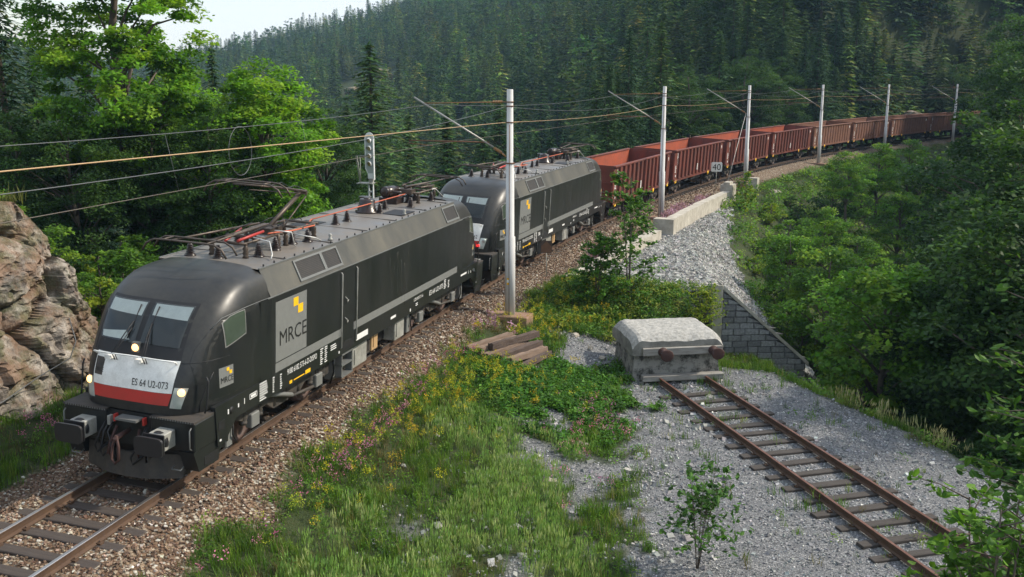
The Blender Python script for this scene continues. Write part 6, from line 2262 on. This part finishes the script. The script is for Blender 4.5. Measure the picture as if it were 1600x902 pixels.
# taller young trees on the ravine side
rt = [(1385, 34, 1.0, g1, "young leafy tree standing alone in the ravine beyond the gravel bench"), (1300, 46, .85, g2, "light green young tree right of the paved slope"), (1240, 52, .7, g1, "small leafy tree under the white 40 sign side slope"),
      (1450, 44, 1.0, g2, "leafy tree in the middle of the ravine"), (1345, 62, .75, g2, "leafy tree halfway along the ravine slope"), (1410, 78, .85, g1, "leafy tree in front of the fifth mast's foot"), (1455, 88, .6, g2, "leafy tree before the sixth mast"), (1525, 84, .8, g1, "small leafy tree right of the sixth mast"),
      (1490, 60, .8, g2, "leafy tree deep in the ravine at the right"), (1560, 74, .9, dk1, "dark tree hiding the end of the train"), (1425, 52, .7, g1, "small tree beside the ravine's middle tree")]
for (u, a, z, sc_, lab) in ((1325, 74, -2.2, .62, "light green young tree hiding the wheels left of the fifth mast"), (1372, 80, -2.6, .70, "light green young tree at the foot of the fifth mast"), (1420, 90, -3, .72, "light green young tree between the fifth and sixth masts"), (1290, 60, -4.5, .6, "light green young tree on the slope below the fourth mast")):
    x, y = vxy(u, a); plant_tree(g2, x, y, z, sc_, lab, None, "leafy_tree")
for (u, a, sc_, pr, lab) in rt:
    x, y = vxy(u, a); plant_tree(pr, x, y, hz(x, y) - .3, sc_, lab, None, "leafy_tree")
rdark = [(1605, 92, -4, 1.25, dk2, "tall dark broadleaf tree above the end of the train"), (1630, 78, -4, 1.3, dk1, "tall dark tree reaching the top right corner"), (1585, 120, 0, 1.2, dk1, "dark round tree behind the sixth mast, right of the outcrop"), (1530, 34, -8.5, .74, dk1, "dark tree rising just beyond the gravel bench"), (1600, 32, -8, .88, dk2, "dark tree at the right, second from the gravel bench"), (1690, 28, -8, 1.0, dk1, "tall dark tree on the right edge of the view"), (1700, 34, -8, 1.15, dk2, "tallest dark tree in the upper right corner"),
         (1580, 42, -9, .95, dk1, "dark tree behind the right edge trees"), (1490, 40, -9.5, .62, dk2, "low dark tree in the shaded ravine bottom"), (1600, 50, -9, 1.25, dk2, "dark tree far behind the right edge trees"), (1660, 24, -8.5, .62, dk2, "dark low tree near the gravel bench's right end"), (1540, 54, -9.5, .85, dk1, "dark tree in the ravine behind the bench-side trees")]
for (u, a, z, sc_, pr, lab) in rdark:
    x, y = vxy(u, a); plant_tree(pr, x, y, z, sc_, lab, None, "leafy_tree")


# slender plants with visible leaves
def leafy_sapling(H, stems, seed, leaf, pal, spread, n_leaf, start=.2):
    r = np.random.default_rng(seed); b = MB(); C = []; A = []; B = []
    for k in range(stems):
        a = r.uniform(0, 6.28); tip = np.array([math.cos(a) * spread * .35, math.sin(a) * spread * .35, H * r.uniform(.8, 1)])
        pts = [np.array([0, 0, -.2]), tip * np.array([.3, .3, .35]), tip * np.array([.6, .6, .7]), tip]
        b.tube([tuple(p) for p in pts], [.0055 * H, .0042 * H, .003 * H, .0015 * H], 6)
        for j in range(int(9 + H * 2)):
            t = start + (1 - start) * (j + r.random()) / int(9 + H * 2)
            p0 = np.array([np.interp(t, [0, .35, .7, 1], [p[i] for p in pts]) for i in range(3)])
            q = r.uniform(0, 6.28); Lb = spread * (1.05 - t) * r.uniform(.5, 1.1) + .1 * H
            e = p0 + np.array([math.cos(q) * Lb, math.sin(q) * Lb, Lb * r.uniform(.1, .5)])
            b.tube([tuple(p0), tuple((p0 + e) / 2 + np.array([0, 0, .04])), tuple(e)], [.0018 * H, .0012 * H, .0006 * H], 4)
            for m in range(n_leaf):
                w = r.uniform(.25, 1.05); c = p0 + (e - p0) * w + r.normal(0, leaf * .6, 3)
                ax = unit(r.normal(0, 1, 3) * np.array([1, 1, .4]) + np.array([0, 0, -.3])); nn = unit(np.array([r.normal(0, .4), r.normal(0, .4), 1]))
                s = leaf * r.uniform(.6, 1.25)
                C.append(c); A.append(ax * s); B.append(unit(np.cross(ax, nn)) * s * .5)
    C, A, B = map(np.array, (C, A, B))
    # two-tone hexagonal leaves (6 corners, folded slightly)
    up = unit(np.cross(A, B)) * np.linalg.norm(B, axis=1, keepdims=True) * .25
    V = np.stack([C - A, C - A * .35 + B + up, C + A * .4 + B * .8 + up, C + A, C - A * .35 - B + up, C + A * .4 - B * .8 + up], 1)
    F = np.concatenate([np.arange(len(C))[:, None] * 6 + np.array([[0, 1, 2, 3]]), np.arange(len(C))[:, None] * 6 + np.array([[0, 3, 5, 4]])])
    col = np.array(pal)[r.integers(0, len(pal), len(C))] * (1 + r.normal(0, .15, (len(C), 1)))
    return np_mesh("foliage", V.reshape(-1, 3), F, m_leaf, np.clip(np.repeat(col, 6, 0), .005, .6)), b.fix(b.mesh("stem", m_bark))


def plant_sapling(pr, x, y, z, label, name="sapling", cat="sapling", rot=0, sc_=1):
    o = empty(name, (x, y, z), (0, 0, rot), label, cat); o.scale = (sc_,) * 3
    link_mesh("foliage", pr[0], o); link_mesh("stem", pr[1], o)
    return o


plant_sapling(leafy_sapling(2.1, 6, 51, .07, [(0.05, 0.13, 0.02), (0.07, 0.17, 0.025), (0.035, 0.085, 0.015)], 1.15, 10, .22), 10.75, 3.6, -1.8, "leafy sapling growing alone in the gravel at the bottom of the view")
plant_sapling(leafy_sapling(5.6, 3, 52, .10, [(0.075, 0.17, 0.022), (0.11, 0.23, 0.03), (0.055, 0.12, 0.018)], 1.2, 36, .12), 6.2, 22.9, -1.0, "tall slender rowan with dark stems behind the buffer stop", "rowan_tree", "tree", 1.0)
plant_sapling(leafy_sapling(3.0, 6, 53, .08, [(0.06, 0.15, 0.02), (0.09, 0.20, 0.026)], 1.3, 34, .05), 5.0, 22.4, -1.0, "dense green bush at the foot of the slender rowan", "bush", "bush")
plant_sapling(leafy_sapling(1.7, 8, 54, .05, [(0.22, 0.30, 0.03), (0.30, 0.34, 0.03), (0.14, 0.24, 0.025)], 1.0, 26, .05), 9.1, 23.2, -1.7, "round yellow-green bush between the buffer stop and the masonry wall", "bush", "bush")
x, y = vxy(1525, 9.5); plant_sapling(leafy_sapling(5.5, 8, 55, .07, [(0.055, 0.13, 0.018), (0.08, 0.17, 0.022), (0.12, 0.24, 0.03)], 1.2, 24, .5), x, y, -1.9, "hazel with large leaves reaching into the bottom right corner", "hazel_bush", "bush", .5)
x, y = vxy(1640, 11.5); plant_sapling(leafy_sapling(7.0, 6, 56, .075, [(0.05, 0.12, 0.02), (0.07, 0.15, 0.02)], 1.3, 22, .3), x, y, -1.9, "leafy branch tips entering from the right edge", "hazel_bush", "bush", 2.5)
for (u, v_, z, H, lab) in ((1020, 1.5, -1.7, .8, "tiny sapling at the bottom edge in the gravel"), (1265, 1.0, -1.75, .55, "small green weed left of the siding at the bottom edge")):
    pass
x, y = vxy(1175, 78); plant_sapling(leafy_sapling(3.2, 3, 57, .13, [(0.09, 0.19, 0.025), (0.25, 0.30, 0.03)], .9, 12, .1), *map(float, at_sd(57.5, 5.6)), -1.6, "young spruce-like sapling with yellow tips right of the parapet end", "sapling", "sapling")

# ------------------------------------------------------------ hazy valley air
b = MB(); b.box(-640, 700, -120, 980, -16, 150)
m = bpy.data.materials.new("valley_air"); m.use_nodes = True; nt = m.node_tree
nt.nodes.clear()
out = nt.nodes.new("ShaderNodeOutputMaterial"); pv = nt.nodes.new("ShaderNodeVolumePrincipled")
pv.inputs['Color'].default_value = (.44, .70, 1.0, 1); pv.inputs['Density'].default_value = .00021; pv.inputs['Anisotropy'].default_value = .0
nt.links.new(pv.outputs[0], out.inputs['Volume'])
HAZE = True
if HAZE: tag(b.build("haze", m), "thin bluish haze filling the valley", "haze", kind="stuff")
